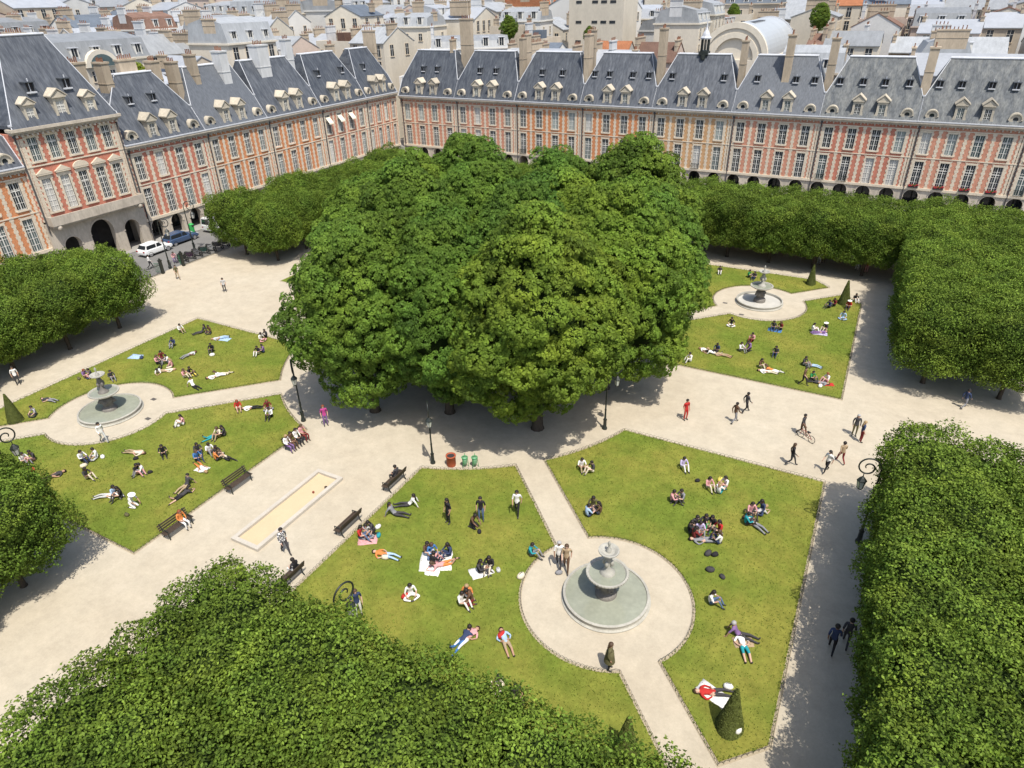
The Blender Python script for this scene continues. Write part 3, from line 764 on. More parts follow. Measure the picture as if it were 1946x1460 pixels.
DOR = dormer_mesh(.80, 1.95, 1.7).mesh('dormer', [M_dst]); RD, RDG = [p.mesh(nm, [m]) for p, nm, m in zip(round_dormer_mesh(.30, 1.2), ('round_dormer','pane'), (M_dst, GLASS[0]))]
VENT = vent_mesh()
PIPE = MB(); PIPE.tube([(0,-.1,.2),(0,-.1,10.6)], .085, 8); PIPE.box(-.16,.16,-.26,.02,10.5,10.8); PIPE = PIPE.mesh('drainpipe', [M_pipe])
def pot_rail():
    b = MB()
    b.box(-.6,.6,-.34,-.04,-.02,.16,0)
    for k in range(60): b.cbox((random.uniform(-.6,.6), random.uniform(-.36,-.02), random.uniform(.18,.42)), .10,.10,.09, random.choice((1,1,2)), random.uniform(0,3))
    return b.mesh('flower_box', [M_dark, mk('red geraniums', (.42,.03,.05), .7), mk('flower leaves', (.05,.12,.02), .8)])
FBOX = pot_rail()
RAIL = MB(); RAIL.box(-.62,.62,-.30,-.27,.75,.80); RAIL.box(-.62,.62,-.30,-.27,.02,.06)
for k in range(13): RAIL.box(-.6+.1*k-.012,-.6+.1*k+.012,-.297,-.273,.06,.75)
RAIL.box(-.62,-.59,-.27,-.02,.75,.79); RAIL.box(.59,.62,-.27,-.02,.75,.79); RAIL = RAIL.mesh('railing', [M_iron])
BLIND = MB(); BLIND.add([(-.55,-.05,0),(.55,-.05,0),(.55,-.75,-.75),(-.55,-.75,-.75),(.55,-.78,-.95),(-.55,-.78,-.95)], [(0,1,2,3),(3,2,4,5)]); BLIND = BLIND.mesh('awning', [mk('cream awning', (.72,.66,.52), .8)])

def pavilion(label, loc, rz, brick, slate, w=PW, zs=1.0, e0=2.05, e1=2.05, vents=(1.5,4.0,7.9,10.5), chim=(), flowers=False, rails=0, awn=False, zr=18.6, gl=None, glass_bias=None, round_first=True):
    t = thing('brick_pavilion', label, 'town house', loc, rz, 'brick and slate pavilions round the square')
    t.scale = (w/PW, 1, zs)
    wl = link('wall', FAC[0], t); slot(wl, 0, brick)
    link('stone_trim', FAC[1], t); link('cornice', FAC[2], t); link('gutter', FAC[3], t); link('arcade', ARC, t); link('arcade_shade_back', ARCBACK, t)
    link('drainpipe', PIPE, t, (.44,0,0))
    for bi, x in enumerate(bays()):
        a = put_window(t, W1, x, .17, F1[0], glass_bias); b_ = put_window(t, W2, x, .17, F2[0])
        if flowers: link('flower_box', FBOX, t, (x,-.03,F1[0]+.02))
        elif (rails >> bi) & 1: link('railing', RAIL, t, (x,-.02,F1[0]))
        if awn and bi < 3: link('awning', BLIND, t, (x,-.02,F2[1]-.3))
    rb, rc, fy = roof_mesh(PW, ZT-.02, zr, 14.2, e0, e1)
    r = rb.build('roof', slate, t); rc.build('ridge_capping', M_lead, r)
    for x in (4.55, 7.55):
        d = link('dormer', DOR, t, (x,-.18,ZT+.12)); put_window(d, WD, 0, .16, .22, 0 if wr.random() < .7 else 2)
    for x in (1.45, 10.65):
        d = link('round_dormer', RD, t, (x,-.12,ZT+.06)); link('pane', RDG, d)
    for x in vents: link('roof_vent', VENT, t, (x, fy(15.35)-.30, 15.35))
    for (x, y, sx, sy, z0, z1, pots, m) in chim:
        k = link('chimney', chimney_mesh(sx, sy, z1-z0, pots, m, int(x*10)), t, (x, y, z0))
    return t
XL, YB = -54.63, 64.67
ch = lambda x, y=2.9, sx=.75, sy=1.5, z0=12.5, z1=20.6, p=4, m=M_chst: (x, y, sx, sy, z0, z1, p, m)
back = [ # label, brick, slate, kwargs
 ('brick pavilion of the far terrace, at the corner with the left terrace', 1, 1, dict(chim=[ch(9.4,4.6,.6,1.2,15,20.2), ch(11.9,5.4,2.2,.9,13,23.4,5)], vents=(4.4,7.4))),
 ('brick pavilion of the far terrace, second from the corner', 1, 1, dict(chim=[ch(12.1,3.2,.7,1.4), ch(11.2,6.5,.8,1.8,14,21)], vents=(4.2,7.4))),
 ('brick pavilion of the far terrace, third from the corner', 0, 1, dict(chim=[ch(12.0,3.0,.9,1.8,12.6,21.2,5), ch(10.9,7.2,1.2,.8,15,21.6)], vents=(4.2,7.9), rails=15)),
 ('brick pavilion of the far terrace, fourth from the corner', 0, 0, dict(chim=[ch(12.05,3.0,1.0,1.4,12.6,22.0,5)])),
 ('brick pavilion of the far terrace with a small lantern turret on its roof', 3, 0, dict(chim=[ch(12.1,3.4,.8,1.4,12.6,20.4)], vents=(2.1,9.9), rails=4)),
 ('brick pavilion of the far terrace, right of the lantern turret', 1, 3, dict(chim=[ch(6.4,2.6,1.0,1.0,14.5,21.2,4), ch(12.1,3.0,1.0,1.3,12.6,20.8)], vents=(2.6,7.9,10.4), e0=1.9)),
 ('red brick pavilion of the far terrace with lichen grey roof, second from the right edge', 2, 2, dict(chim=[ch(12.0,2.6,1.1,1.3,12.6,19.8)], vents=(1.6,4.5,7.2,10.1), rails=3)),
 ('pavilion of the far terrace with red flower boxes, at the right edge', 1, 2, dict(chim=[ch(12.0,3.2,1.0,1.3,12.6,19.8)], vents=(1.5,4.0,7.3,9.9), flowers=True, glass_bias=0)),
 ('brick pavilion of the far terrace, cut off by the right edge of view', 1, 2, dict(chim=[], vents=(1.5,4.0), rails=3)),
]
PAV = []
for k, (lab, bi, si, kw) in enumerate(back):
    PAV.append(pavilion(lab, (XL+.25+PW*k, YB, 0), 0.0, BRICKS[bi], SLATES[si], **kw))
# lantern turret on the fifth roof
t5 = MB(); 
t5.box(-.7,.7,-.7,.7,0,.5,0); t5.lathe([(.62,.4),(.72,.5),(.72,.62),(.55,.62)], 8, mi=0)
for k in range(8):
    a = 2*PI*k/8+PI/8; t5.tube([(.58*math.cos(a),.58*math.sin(a),.55),(.58*math.cos(a),.58*math.sin(a),2.2)], .09, 5, 0)
t5.lathe([(.80,2.15),(.85,2.35),(.62,2.5),(.5,2.9),(.25,3.3),(.12,3.7),(.04,4.6),(1e-4,4.7)], 8, mi=1)
t5.lathe([(.01,0),(.36,.02),(.36,.6),(.01,.62)], 8, (0,-.75,-.55), 0)
t5.build('roof_turret', [M_iron, M_lead], PAV[4], loc=(6.0, 4.4, 18.5))
LS = 1.06
leftp = [ # y0, width, label...
 (8.72, 12.0, 'brick pavilion of the left terrace, next to the tall gate pavilion', 2, 0, dict(chim=[ch(-.2,4.4,1.3,2.2,13,19.8,5), ch(3.0,4.2,1.0,1.6,14,19.6,5), ch(10.4,4.8,1.2,1.5,14,19.2,4), ch(7.2,5.5,2.4,.8,15,19.6,7)], vents=(4.0,7.3), e0=4.3, e1=2.6)),
 (20.72, 11.2, 'orange brick pavilion of the left terrace, second from the tall gate pavilion', 0, 3, dict(chim=[ch(.4,3.8,1.0,1.6,13,19.0,4), ch(3.6,3.6,.9,1.5,13.6,19.6,4), ch(8.8,3.4,1.5,1.6,13.4,19.7,5,M_chwh)], vents=(), e0=2.4, e1=1.2)),
 (31.92, 11.6, 'orange brick pavilion of the left terrace, third from the tall gate pavilion', 0, 0, dict(chim=[ch(4.6,3.6,2.2,1.8,13,20.0,6,M_chwh), ch(11.4,4.4,1.4,1.2,13.4,20.4,4,M_chwh)], vents=(), e0=1.0, e1=1.6)),
 (43.52, 11.4, 'brick pavilion of the left terrace with three cream awnings', 1, 1, dict(chim=[ch(12.0,6.2,1.4,1.0,14,19)], vents=(3.2,9.4), awn=True)),
 (54.92, 8.9, 'last brick pavilion of the left terrace, in the far corner of the square', 1, 1, dict(chim=[ch(12.0,4.6,.9,2.4,12,20.6,4)], vents=(4.4,), e0=3.2, e1=2.2)),
]
for y0, w, lab, bi, si, kw in leftp:
    pavilion(lab, (XL, y0, 0), PI/2, BRICKS[bi], SLATES[si], w=w, zs=LS, zr=18.3, **kw)
pavilion('brick pavilion at the left edge of view, before the tall gate pavilion', (XL, -3.3-12.0, 0), PI/2, BRICKS[0], SLATES[0], w=12.0, zs=LS, vents=(4,8))

# ---- the tall gate pavilion
tp = thing('gate_pavilion', 'tall brick gate pavilion with three high arches and steep slate roof', 'town house', (XL+.35, -3.28, 0), PI/2)
TWd = 12.0; TZB, TF1, TF2, TZC, TZT = 5.85, (6.75, 10.35), (12.25, 14.70), 15.22, 15.78
cx5 = [1.75, 3.85, 6.0, 8.15, 10.25]
b = MB(); xs = [0]
for x in cx5: xs += [x-.5, x+.5]
xs.append(TWd)
for i in range(0, len(xs), 2): b.box(xs[i], xs[i+1], 0, .36, TZB, TZC)
for x in cx5:
    for a, c in ((TZB, TF1[0]), (TF1[1], TF2[0]), (TF2[1], TZC)): b.box(x-.5, x+.5, .012, .36, a, c)
b.box(.02, TWd-.02, .62, 9, TZB, TZC-.02); b.box(0,.1,.36,.62,TZB,TZC); b.box(TWd-.1,TWd,.36,.62,TZB,TZC)
b.box(0.0,.3,.6,9.2,11.0,TZC-.01); b.box(TWd-.3,TWd,.6,9.2,11.0,TZC-.01)
b.build('wall', BRICKS[2], tp)
b = MB()
for x in cx5:
    for z0, z1 in (TF1, TF2):
        for s in (-1, 1):
            z = z0-.2; k = 0
            while z < z1+.25:
                ww = .34 if k % 2 == 0 else .22; a, c = x+s*.5, x+s*(.5+ww); b.box(min(a,c), max(a,c), -.04, .3, z+.004, z+.306); z += .31; k += 1
        b.box(x-.53, x+.53, -.036, .3, z1, z1+.3); b.box(x-.66, x+.66, -.13, .3, z0-.15, z0)
    z = TF1[1]+.42
    b.box(x-.85, x+.85, -.20, .1, z, z+.16)
    if x == 6.0:
        P = [(x+.92*math.cos(PI*k/10), z+.16+.62*math.sin(PI*k/10)) for k in range(11)]; b.xprism(P, -.22, .05)
    else: b.xprism([(x-.92,z+.16),(x+.92,z+.16),(x,z+.72)], -.22, .05)
    b.box(x-.5, x+.5, -.03, .05, z-.12, z-.002)
for x in (.22, .68, TWd-.22, TWd-.68): quoin(b, x, .46, .36, TZB+.02, TZC-.5, -.034, .2, ph=0 if x in (.22, TWd-.22) else 1)
b.box(.004, TWd-.004, -.08, .1, 11.72, 11.86)
b.build('stone_trim', M_stone, tp)
b = MB()
b.box(-.05,TWd+.05,-.24,.4,TZC-.1,TZC+.08); b.box(-.2,TWd+.2,-.46,.4,TZC+.08,TZC+.26); b.box(-.3,TWd+.3,-.66,.5,TZC+.26,TZT)
for k in range(22):
    x = TWd*(k+.5)/22; b.box(x-.1,x+.1,-.42,.1,TZC-.30,TZC-.10)
b.build('cornice', M_stone2, tp)
b = MB(); b.box(.2,TWd-.2,-1.15,.3,TZB-.42,TZB-.16); b.box(.3,TWd-.3,-.95,.3,TZB-.62,TZB-.42); b.box(.2,TWd-.2,-1.15,-1.0,TZB-.16,TZB+.62)
b.box(.2,.35,-1.0,0,TZB-.16,TZB+.62); b.box(TWd-.35,TWd-.2,-1.0,0,TZB-.16,TZB+.62)
for x in (.9, TWd-.9): b.sphere((x,-.95,TZB-.7), .28, 8, 6)
b.build('balcony', M_stone2, tp)
arcade_mesh(TWd, 3, 4.6, TZB, [1.0,1.45,1.0], [2.6,3.15,2.6], [2.25,6.05,9.85]).build('arcade', M_stone2, tp)
b = MB(); b.box(.4,11.6,3.1,3.38,0,5.3,0); b.box(4.9,7.1,3.05,3.1,0,4.2,1); b.build('gate_shade_back', [M_arcshade, M_dark], tp)  # back wall and centre panel, gateway shade painted in as dark colour
for x in cx5:
    put_window(tp, WT1, x, .17, TF1[0], 3 if x < 5 else 0); put_window(tp, WT2, x, .17, TF2[0], 2 if x in (1.75, 3.85) else None)
rb, rc, fy = roof_mesh(TWd, TZT-.02, 24.3, 16.1, 4.0, 3.0, y0=-.5, yr=4.0, D=9.6)
r = rb.build('roof', SLATES[0], tp); rc.build('ridge_capping', M_lead, r)
DOR2 = dormer_mesh(.95, 2.35, 1.9).mesh('dormer', [M_dst]); WDT = window_meshes(.93, 1.85, 4)
for x, s in ((2.6, .85), (6.0, 1.0), (9.4, .85)):
    d = link('dormer', DOR2, tp, (x,-.15,TZT+.1)); d.scale = (s, 1, s); put_window(d, WDT, 0, .16, .22, 3)
for x in (4.0, 8.0):
    d = link('roof_vent', VENT, tp, (x, fy(19.0)-.35, 19.0)); d.scale = (1.25,1.1,1.25)
d = link('drainpipe', PIPE, tp, (11.8,0,4.4)); d = link('drainpipe', PIPE, tp, (.12,0,4.4))
for y, z in ((2.0,21.2),(5.0,21.4)): pass
link('chimney', chimney_mesh(1.1, 1.9, 6.0, 5, M_chst, 4), tp, (11.4, 5.6, 14.8))
# the narrow gap in the far corner: a pale house front closing the street
# ------------------------------------------------------------------ roofs of the city behind
cr = random.Random(77)
WALLS = [mk('cream render', (.62,.56,.455), .9, var=[(.4,.10),(3,.07)], stretch=(1,1,.5), spec=.1, objvar=.10), mk('pale grey render', (.56,.55,.52), .9, var=[(.4,.10),(3,.07)], spec=.1, objvar=.10),
         mk('tan party wall', (.50,.43,.335), .9, var=[(.3,.14),(3,.12)], stretch=(1,1,.4), spec=.1, objvar=.12), mk('rose render', (.52,.42,.35), .9, var=[(.4,.10),(3,.08)], spec=.1, objvar=.08),
         mk('rubble wall', (.27,.22,.16), .95, var=[(2.5,.3),(9,.3)], spec=.1), mk('white render', (.68,.655,.60), .85, var=[(.3,.06)], spec=.15)]
WALLN = ['cream', 'pale grey', 'tan', 'rose', 'rubble stone', 'white']
ROOFS = [mk('zinc roof', (.27,.28,.285), .55, var=[(.5,.18),(3,.14)], stretch=(3,1,.5), spec=.4, objvar=.25), mk('blue slate roof', (.11,.13,.155), .6, var=[(.6,.2),(3,.15)], spec=.4, objvar=.2),
         mk('orange tiles', (.31,.13,.065), .85, var=[(.8,.2),(6,.25)], spec=.1), mk('brown tiles', (.17,.105,.08), .9, var=[(.8,.2),(6,.25)], spec=.1, objvar=.2),
         mk('pale zinc roof', (.33,.345,.365), .5, var=[(.5,.1),(3,.08)], spec=.5, objvar=.1)]
ROOFN = ['grey zinc', 'blue slate', 'orange tiled', 'brown tiled', 'pale zinc']
def small_window(w, h):
    g = MB(); g.quad((-w/2,-.02,0),(w/2,-.02,0),(w/2,-.02,h),(-w/2,-.02,h),0); t = .06
    g.box(-w/2-.1,-w/2,-.07,.05,-.05,h+.1,1); g.box(w/2,w/2+.1,-.07,.05,-.05,h+.1,1); g.box(-w/2,w/2,-.07,.05,h,h+.1,1); g.box(-w/2-.15,w/2+.15,-.14,.05,-.15,-.05,1)
    g.box(-.03,.03,-.05,.05,0,h,2); g.box(-w/2,-.03,-.045,.05,h*.62,h*.62+.05,2); g.box(.03,w/2,-.045,.05,h*.62,h*.62+.05,2)
    return g.mesh('window', [GLASS[0], M_stone, M_white])
CWIN = [small_window(.95, 1.75), small_window(.85, 1.35), small_window(1.1, 2.1)]
def city_dormer():
    b = MB(); b.box(-.6,-.42,0,1.2,0,1.5,0); b.box(.42,.6,0,1.2,0,1.5,0); b.box(-.7,.7,-.1,1.3,1.5,1.62,1); b.quad((-.42,.1,0),(.42,.1,0),(.42,.1,1.5),(-.42,.1,1.5),2); b.box(-.03,.03,.06,.1,0,1.5,0)
    return b.mesh('dormer', [M_white, M_lead, GLASS[0]])
CDOR = city_dormer()
CCH = [chimney_mesh(.55, L, h, int(L/.6), m, i) for i, (L, h, m) in enumerate([(1.8,1.8,M_chst),(3.0,2.4,M_chst),(4.6,2.8,M_chst),(2.6,3.2,M_chwh)])]
def house(x, y, w, d, h, wi, ri, form, rz, label, cat='town house', win=True, group='houses behind the square', chim=2, hz=3.0, rows=2):
    """w along local x (front faces -y), d deep, eaves height h"""
    t = thing('town_house', label, cat, (x,y,0), rz, group)
    b = MB()
    if form == 'gable':     # gable ends on +-x
        b.box(0,w,0,d,0,h); b.add([(0,0,h),(0,d,h),(0,d/2,h+hz)], [(0,2,1)]); b.add([(w,0,h),(w,d,h),(w,d/2,h+hz)], [(0,1,2)])
        b.build('wall', WALLS[wi], t); b = MB(); o = .25
        for s in (0, 1):
            y0, y1 = (-o, d/2) if s == 0 else (d+o, d/2); zz = h-o*hz/(d/2)
            b.add([(-.1,y0,zz),(w+.1,y0,zz),(w+.1,y1,h+hz),(-.1,y1,h+hz),(-.1,y0,zz+.14),(w+.1,y0,zz+.14),(w+.1,y1,h+hz+.14),(-.1,y1,h+hz+.14)], [(0,1,2,3),(7,6,5,4),(0,4,5,1),(1,5,6,2),(3,7,4,0),(2,6,7,3)])
        b.build('roof', ROOFS[ri], t)
    elif form == 'gable_front':
        b.box(0,w,0,d,0,h); b.add([(0,0,h),(w,0,h),(w/2,0,h+hz)], [(0,1,2)]); b.add([(0,d,h),(w,d,h),(w/2,d,h+hz)], [(0,2,1)])
        b.build('wall', WALLS[wi], t); b = MB()
        for s in (0, 1):
            x0 = -.2 if s == 0 else w+.2; zz = h-.2*hz/(w/2)
            b.add([(x0,-.1,zz),(x0,d+.1,zz),(w/2,d+.1,h+hz),(w/2,-.1,h+hz),(x0,-.1,zz+.14),(x0,d+.1,zz+.14),(w/2,d+.1,h+hz+.14),(w/2,-.1,h+hz+.14)], [(0,1,2,3),(7,6,5,4),(0,4,5,1),(1,5,6,2),(2,6,7,3),(3,7,4,0)])
        b.build('roof', ROOFS[ri], t)
    elif form == 'mansard':
        b.box(0,w,0,d,0,h); b.box(-.25,w+.25,-.3,d+.3,h,h+.28)
        b.build('wall', WALLS[wi], t); b = MB(); s = .9; z0 = h+.28; z1 = z0+hz
        b.add([(0,0,z0),(w,0,z0),(w,d,z0),(0,d,z0),(0.15,s,z1),(w-.15,s,z1),(w-.15,d-s,z1),(.15,d-s,z1)], [(0,1,5,4),(1,2,6,5),(2,3,7,6),(3,0,4,7)])
        zt = z1+.9; b.add([(.15,s,z1),(w-.15,s,z1),(w-.15,d-s,z1),(.15,d-s,z1),(.15,d/2,zt),(w-.15,d/2,zt)], [(0,1,5,4),(2,3,4,5),(3,0,4),(1,2,5)])
        b.build('roof', ROOFS[ri], t)
        nd = max(1, int(w/3.2))
        for k in range(nd): link('dormer', CDOR, t, (w*(k+.5)/nd, .12, h+.55))
    else:                       # flat
        b.box(0,w,0,d,0,h); b.box(0,w,0,.25,h,h+.6); b.box(0,w,d-.25,d,h,h+.6); b.box(0,.25,.25,d-.25,h,h+.6); b.box(w-.25,w,.25,d-.25,h,h+.6); b.build('wall', WALLS[wi], t)
        b = MB(); b.box(.25,w-.25,.25,d-.25,h+.01,h+.12); b.box(w*.3,w*.3+2.2,d*.4,d*.4+2.4,h+.12,h+2.0); b.build('roof', ROOFS[ri], t)
    if win:
        m = CWIN[cr.randrange(3)]; n = max(1, int(w/2.7)); 
        for r in range(rows):
            z = h-2.5-3.0*r
            if z < 3: break
            for k in range(n): link('window', m, t, (w*(k+.5)/n, 0, z))
        # side towards the square's left/right
        n = max(1, int(d/3.4))
        if form != 'gable' or cr.random() < .4:
            for k in range(n):
                o = link('window', m, t, (w, d*(k+.5)/n, h-2.5)); o.rotation_euler = (0,0,PI/2)
    for k in range(chim):
        top = h+(hz*.35 if form != 'flat' else 0); xx = 0.35 if k == 0 else (w-.35 if k == 1 else cr.uniform(2, w-2))
        link('chimney', CCH[cr.randrange(4)], t, (xx, d*cr.uniform(.35,.65), top+(.4 if form == 'mansard' else 0)))
    return t

# ---- particular buildings one recognises
b = MB(); bx = thing('vaulted_hall', 'hall with a big grey barrel vaulted roof and cream arched gable', 'hall', (0,0,0))
x0, y0, r, zc, L = -2.2, 101.0, 6.1, 15.4, 34.0
ns = 24
M_zv = mk('vault zinc', (.40,.42,.43), .45, var=[(.3,.08),(2,.06)], stretch=(.4,2,.4), spec=.5)
for k in range(ns):
    a0, a1 = PI*k/ns, PI*(k+1)/ns
    b.quad((x0+r*math.cos(a0),y0,zc+r*math.sin(a0)),(x0+r*math.cos(a0),y0+L,zc+r*math.sin(a0)),(x0+r*math.cos(a1),y0+L,zc+r*math.sin(a1)),(x0+r*math.cos(a1),y0,zc+r*math.sin(a1)))
rf = b.build('roof', M_zv, bx)
b = MB()
for k in range(6):
    y = y0+8+k*1.9; a = R_(112)
    for a in (R_(79),): b.cbox((x0+(r+.03)*math.cos(a), y, zc+(r+.03)*math.sin(a)), 1.5, .9, .12)
b.build('skylight', mk('skylight', (.09,.09,.10), .3), rf)
b = MB()
for q, (ra, rb2, yo) in enumerate(((r+.25,r-.75,-.5),(r-.75,r-1.5,-.28),(r-1.5,r-2.4,-.42),(r-2.4,0.05,.1))):
    for k in range(ns):
        a0, a1 = PI*k/ns, PI*(k+1)/ns; P = [(x0+R*math.cos(a),zc+R*math.sin(a)) for R, a in ((rb2,a0),(ra,a0),(ra,a1),(rb2,a1))]
        b.xprism(P, y0+yo, y0+.6)
b.box(x0-r-.25, x0+r+.25, y0-.45, y0+L, 0, zc)
b.build('gable_wall', WALLS[0], bx)
b = MB(); ra = r+.12
for k in range(ns):
    a0, a1 = PI*k/ns, PI*(k+1)/ns; P = [(x0+R*math.cos(a),zc+R*math.sin(a)) for R, a in ((r-.1,a0),(r+.22,a0),(r+.22,a1),(r-.1,a1))]
    b.xprism(P, y0+L-.5, y0+L)
b.build('end_rib', M_lead, rf)

house(-78.5, 16.0, 17, 12, 19.6, 0, 0, 'mansard', PI/2, 'tall cream apartment house with an arched attic window, left behind the gate pavilion', rows=3, hz=2.6)
hs = [o for o in bpy.data.objects if o.get('label', '').startswith('tall cream apartment house with')][0]
b = MB(); P = [(8.5+2.6*math.cos(PI*k/12), 19.0+2.3*math.sin(PI*k/12)) for k in range(13)]; b.xprism(P, -.5, 1.5); b.build('arched_attic', WALLS[0], hs)
g = MB(); P = [(8.5+1.9*math.cos(PI*k/12), 19.1+1.6*math.sin(PI*k/12)) for k in range(13)]; g.xprism(P, -.56, -.45); o = g.build('arched_window', GLASS[2], hs)
house(-73, 33.5, 9, 9, 17.2, 2, 4, 'gable_front', PI/2, 'tan house with a plain gable wall, behind the left terrace', win=False, chim=1, hz=2.2)
house(-71, 24.5, 6, 8, 16.4, 4, 4, 'gable', PI/2, 'house with a brown rubble gable wall, behind the left terrace', win=False, chim=0, hz=1.6)
house(-76, 46.5, 11, 10, 20.5, 0, 0, 'mansard', PI/2, 'tan apartment block with tall chimney walls, behind the white chimneys', rows=2)
house(-72, 62, 12, 12, 15.8, 0, 0, 'flat', PI/2+.5, 'low house with a dark flat roof, behind the far left corner', rows=2, chim=1)
house(-58.5, 82, 16, 11, 17.6, 5, 0, 'mansard', .55, 'white house with a row of tall windows, behind the gap in the corner', rows=3, hz=1.2, chim=1)
house(-61.5, 74.5, 8, 8, 12.8, 5, 0, 'flat', .3, 'white house front closing the gap in the corner of the square', rows=3, chim=0)
house(-44.0, 118, 13.5, 8, 28.5, 0, 4, 'flat', -.05, 'plain white modern block with slit windows', 'apartment block', win=False, chim=0)
wb = [o for o in bpy.data.objects if o.get('label', '').startswith('plain white modern block')][0]
b = MB(); b.box(-.7,.7,-.06,.02,0,.55); SL = b.mesh('window', [GLASS[0]])
for zz in (25.0, 21.0, 17.0):
    for xx in (2.5, 6.5, 8.7, 10.9): link('window', SL, wb, (xx,0,zz))
house(-28.5, 92, 7.5, 9, 15.0, 1, 2, 'gable', 0, 'small house with a bright orange tiled roof', win=False, chim=1, hz=3.6)
house(-20, 93, 8.5, 9, 15.4, 3, 3, 'gable', 0, 'house with a brown tiled roof, right of the orange roof', win=False, chim=2, hz=3.0)
house(-41, 90, 6.5, 7, 16.6, 5, 1, 'gable', 0, 'narrow white house with blue slate roof, left of the orange roof', rows=1, chim=1, hz=1.8)
house(-46.5, 97, 6, 9, 18.4, 2, 1, 'flat', 0, 'tan blank wall rising behind the far terrace', win=False, chim=1)
house(27.5, 83, 16, 8, 15.2, 1, 4, 'gable', 0, 'long low house with a very pale zinc roof, at the right edge', rows=1, chim=1, hz=2.6)
house(24, 108, 18, 9, 16.5, 4, 0, 'gable', 0, 'long rubble house with grey zinc roof, at the right behind the pale roof', win=False, chim=1, hz=2.2)
house(12.5, 86, 7, 9, 15.8, 5, 0, 'gable_front', 0, 'white gabled house right of the barrel vault', rows=1, chim=1, hz=2.6)
house(13.5, 100, 9, 9, 18, 0, 0, 'gable', 0, 'cream house with dark doors, right of the white gable', rows=2, chim=1, hz=2)
house(-55, 100, 8, 8, 20.6, 2, 0, 'flat', .15, 'tall tan chimney block behind the corner house', win=False, chim=2)

# ---- the rest of the city, laid out on streets
occupied = [(-2.2,118,9,19), (-3,90,10,10), (-78,25,9,12), (-73,38,6,7), (-71,28,5,6), (-76,52,7,8), (-72,68,8,8), (-53,88,11,9), (-37,124,11,9), (-25,96,5,6), (-16,97,6,6), (-38,93,5,6), (-43,101,5,6), (35,87,9,6), (33,112,10,6), (16,90,5,6), (18,104,6,6), (-51,104,6,6), (-58,78,6,6)]
cells = []
def free(x, y, r):
    for a, c, hx, hy in occupied:
        if abs(x-a) < hx+r*.55 and abs(y-c) < hy+r*.55: return False
    return True
step = 11.5
gx = np.arange(-330, 160, step)
n_h = 0; count = {}
cand = []
for ix in range(90):
    for iy in range(68):
        x, y = -340+ix*6.1, -30+iy*6.1
        if x > -67 and y < 78: continue
        dist = math.hypot(x-CAM.x, y-CAM.y)
        if dist > 330: continue
        cand.append((dist, x, y))
cand.sort()
for dist, x, y in cand:
    x += cr.uniform(-1.5,1.5); y += cr.uniform(-1.5,1.5)
    sz = 6.9 if dist < 150 else (8.6 if dist < 200 else 12)
    if not free(x, y, sz): continue
    h = min(13.6+max(dist-100, 0)*.078, 26.5)+cr.uniform(-2.4,2.8)
    if y < 84 and x > -60: h = min(h, 15.5)
    if x > -70 and y < 70: h = min(h, 15)
    pr = project((x, y, h+2))
    if not (-120 < pr[0] < IW+120 and -70 < pr[1] < 330): continue
    occupied.append((x, y, sz/2, sz/2))
    left = x < -67 and y < 74
    w = sz+cr.uniform(.5,2.5); d = sz+cr.uniform(0,1.5)
    form = cr.choice(['mansard','mansard','gable','gable','gable_front','flat'])
    wi = cr.choice([0,0,0,1,2,2,3,5,5]); ri = cr.choice([0,0,0,0,0,4,4,4,1,1,3])
    if cr.random() < .025: ri = 2
    rz = (PI/2 if left or cr.random() < .3 else 0)+cr.uniform(-.12,.12)
    key = (wi, ri, form)
    band = 'left terrace' if x < -66 else 'far terrace'
    depth = 'just behind' if dist < 128 else ('two streets behind' if dist < 165 else ('well behind' if dist < 215 else 'on the skyline beyond'))
    fn = {'mansard':'mansard', 'gable':'pitched', 'gable_front':'gabled', 'flat':'flat'}[form]
    base = f'{WALLN[wi]} house, {ROOFN[ri]} {fn} roof, {depth} {band}'
    count.setdefault(base, []).append((pr[0], x, y, w, d, h, wi, ri, form, rz, dist))
NC = 0
for base, L in count.items():
    L.sort()
    for k, (px, x, y, w, d, h, wi, ri, form, rz, dist) in enumerate(L):
        lab = base if len(L) == 1 else f'{ORD[k]} from left, '+base
        ox, oy = (-w/2, -d/2); c, s = math.cos(rz), math.sin(rz)
        house(x+ox*c-oy*s, y+ox*s+oy*c, w, d, h, wi, ri, form, rz, lab, rows=3 if dist < 220 else 2, chim=cr.choice([2,2,3,3,4]), hz=cr.uniform(1.6,3.0)); NC += 1
print('city houses', NC)
# roof garden trees and shrubs among the roofs
for px, py, y, s, lab in [(968,52,96,.36,'leafy tree growing between the roofs behind the far terrace'), (262,150,None,.34,'bright yellow green shrub between the chimneys of the left terrace'),
                       (1560,30,130,.42,'green treetop showing right of the barrel vault'), (1395,22,150,.30,'small tree behind the barrel vaulted hall'), (1120,65,104,.25,'small green roof plant left of the orange roof')]:
    dv = C_FW+C_RT*((px-IW/2)/FPX)-C_UP*((py-IH/2)/FPX)
    tt = ((y-CAM.y)/dv.y) if y else ((-63.0-CAM.x)/dv.x)
    p = CAM+dv*tt
    t = thing('tree', lab, 'tree', (p.x, p.y, p.z-8.2*s), cr.uniform(0,6)); t.scale = (s,s,s)
    c = link('crown', CHEST[cr.randrange(3)], t); slot(c, 0, tinted(M_chest, (2.2,1.7,1.0) if y is None else (1.1,1.0,1.0), 'roof garden leaves'))
    b = MB(); b.tube([(0,0,-(p.z-8.2*s)/s),(0,0,4.5)], .3, 6); b.build('trunk', M_bark, t)
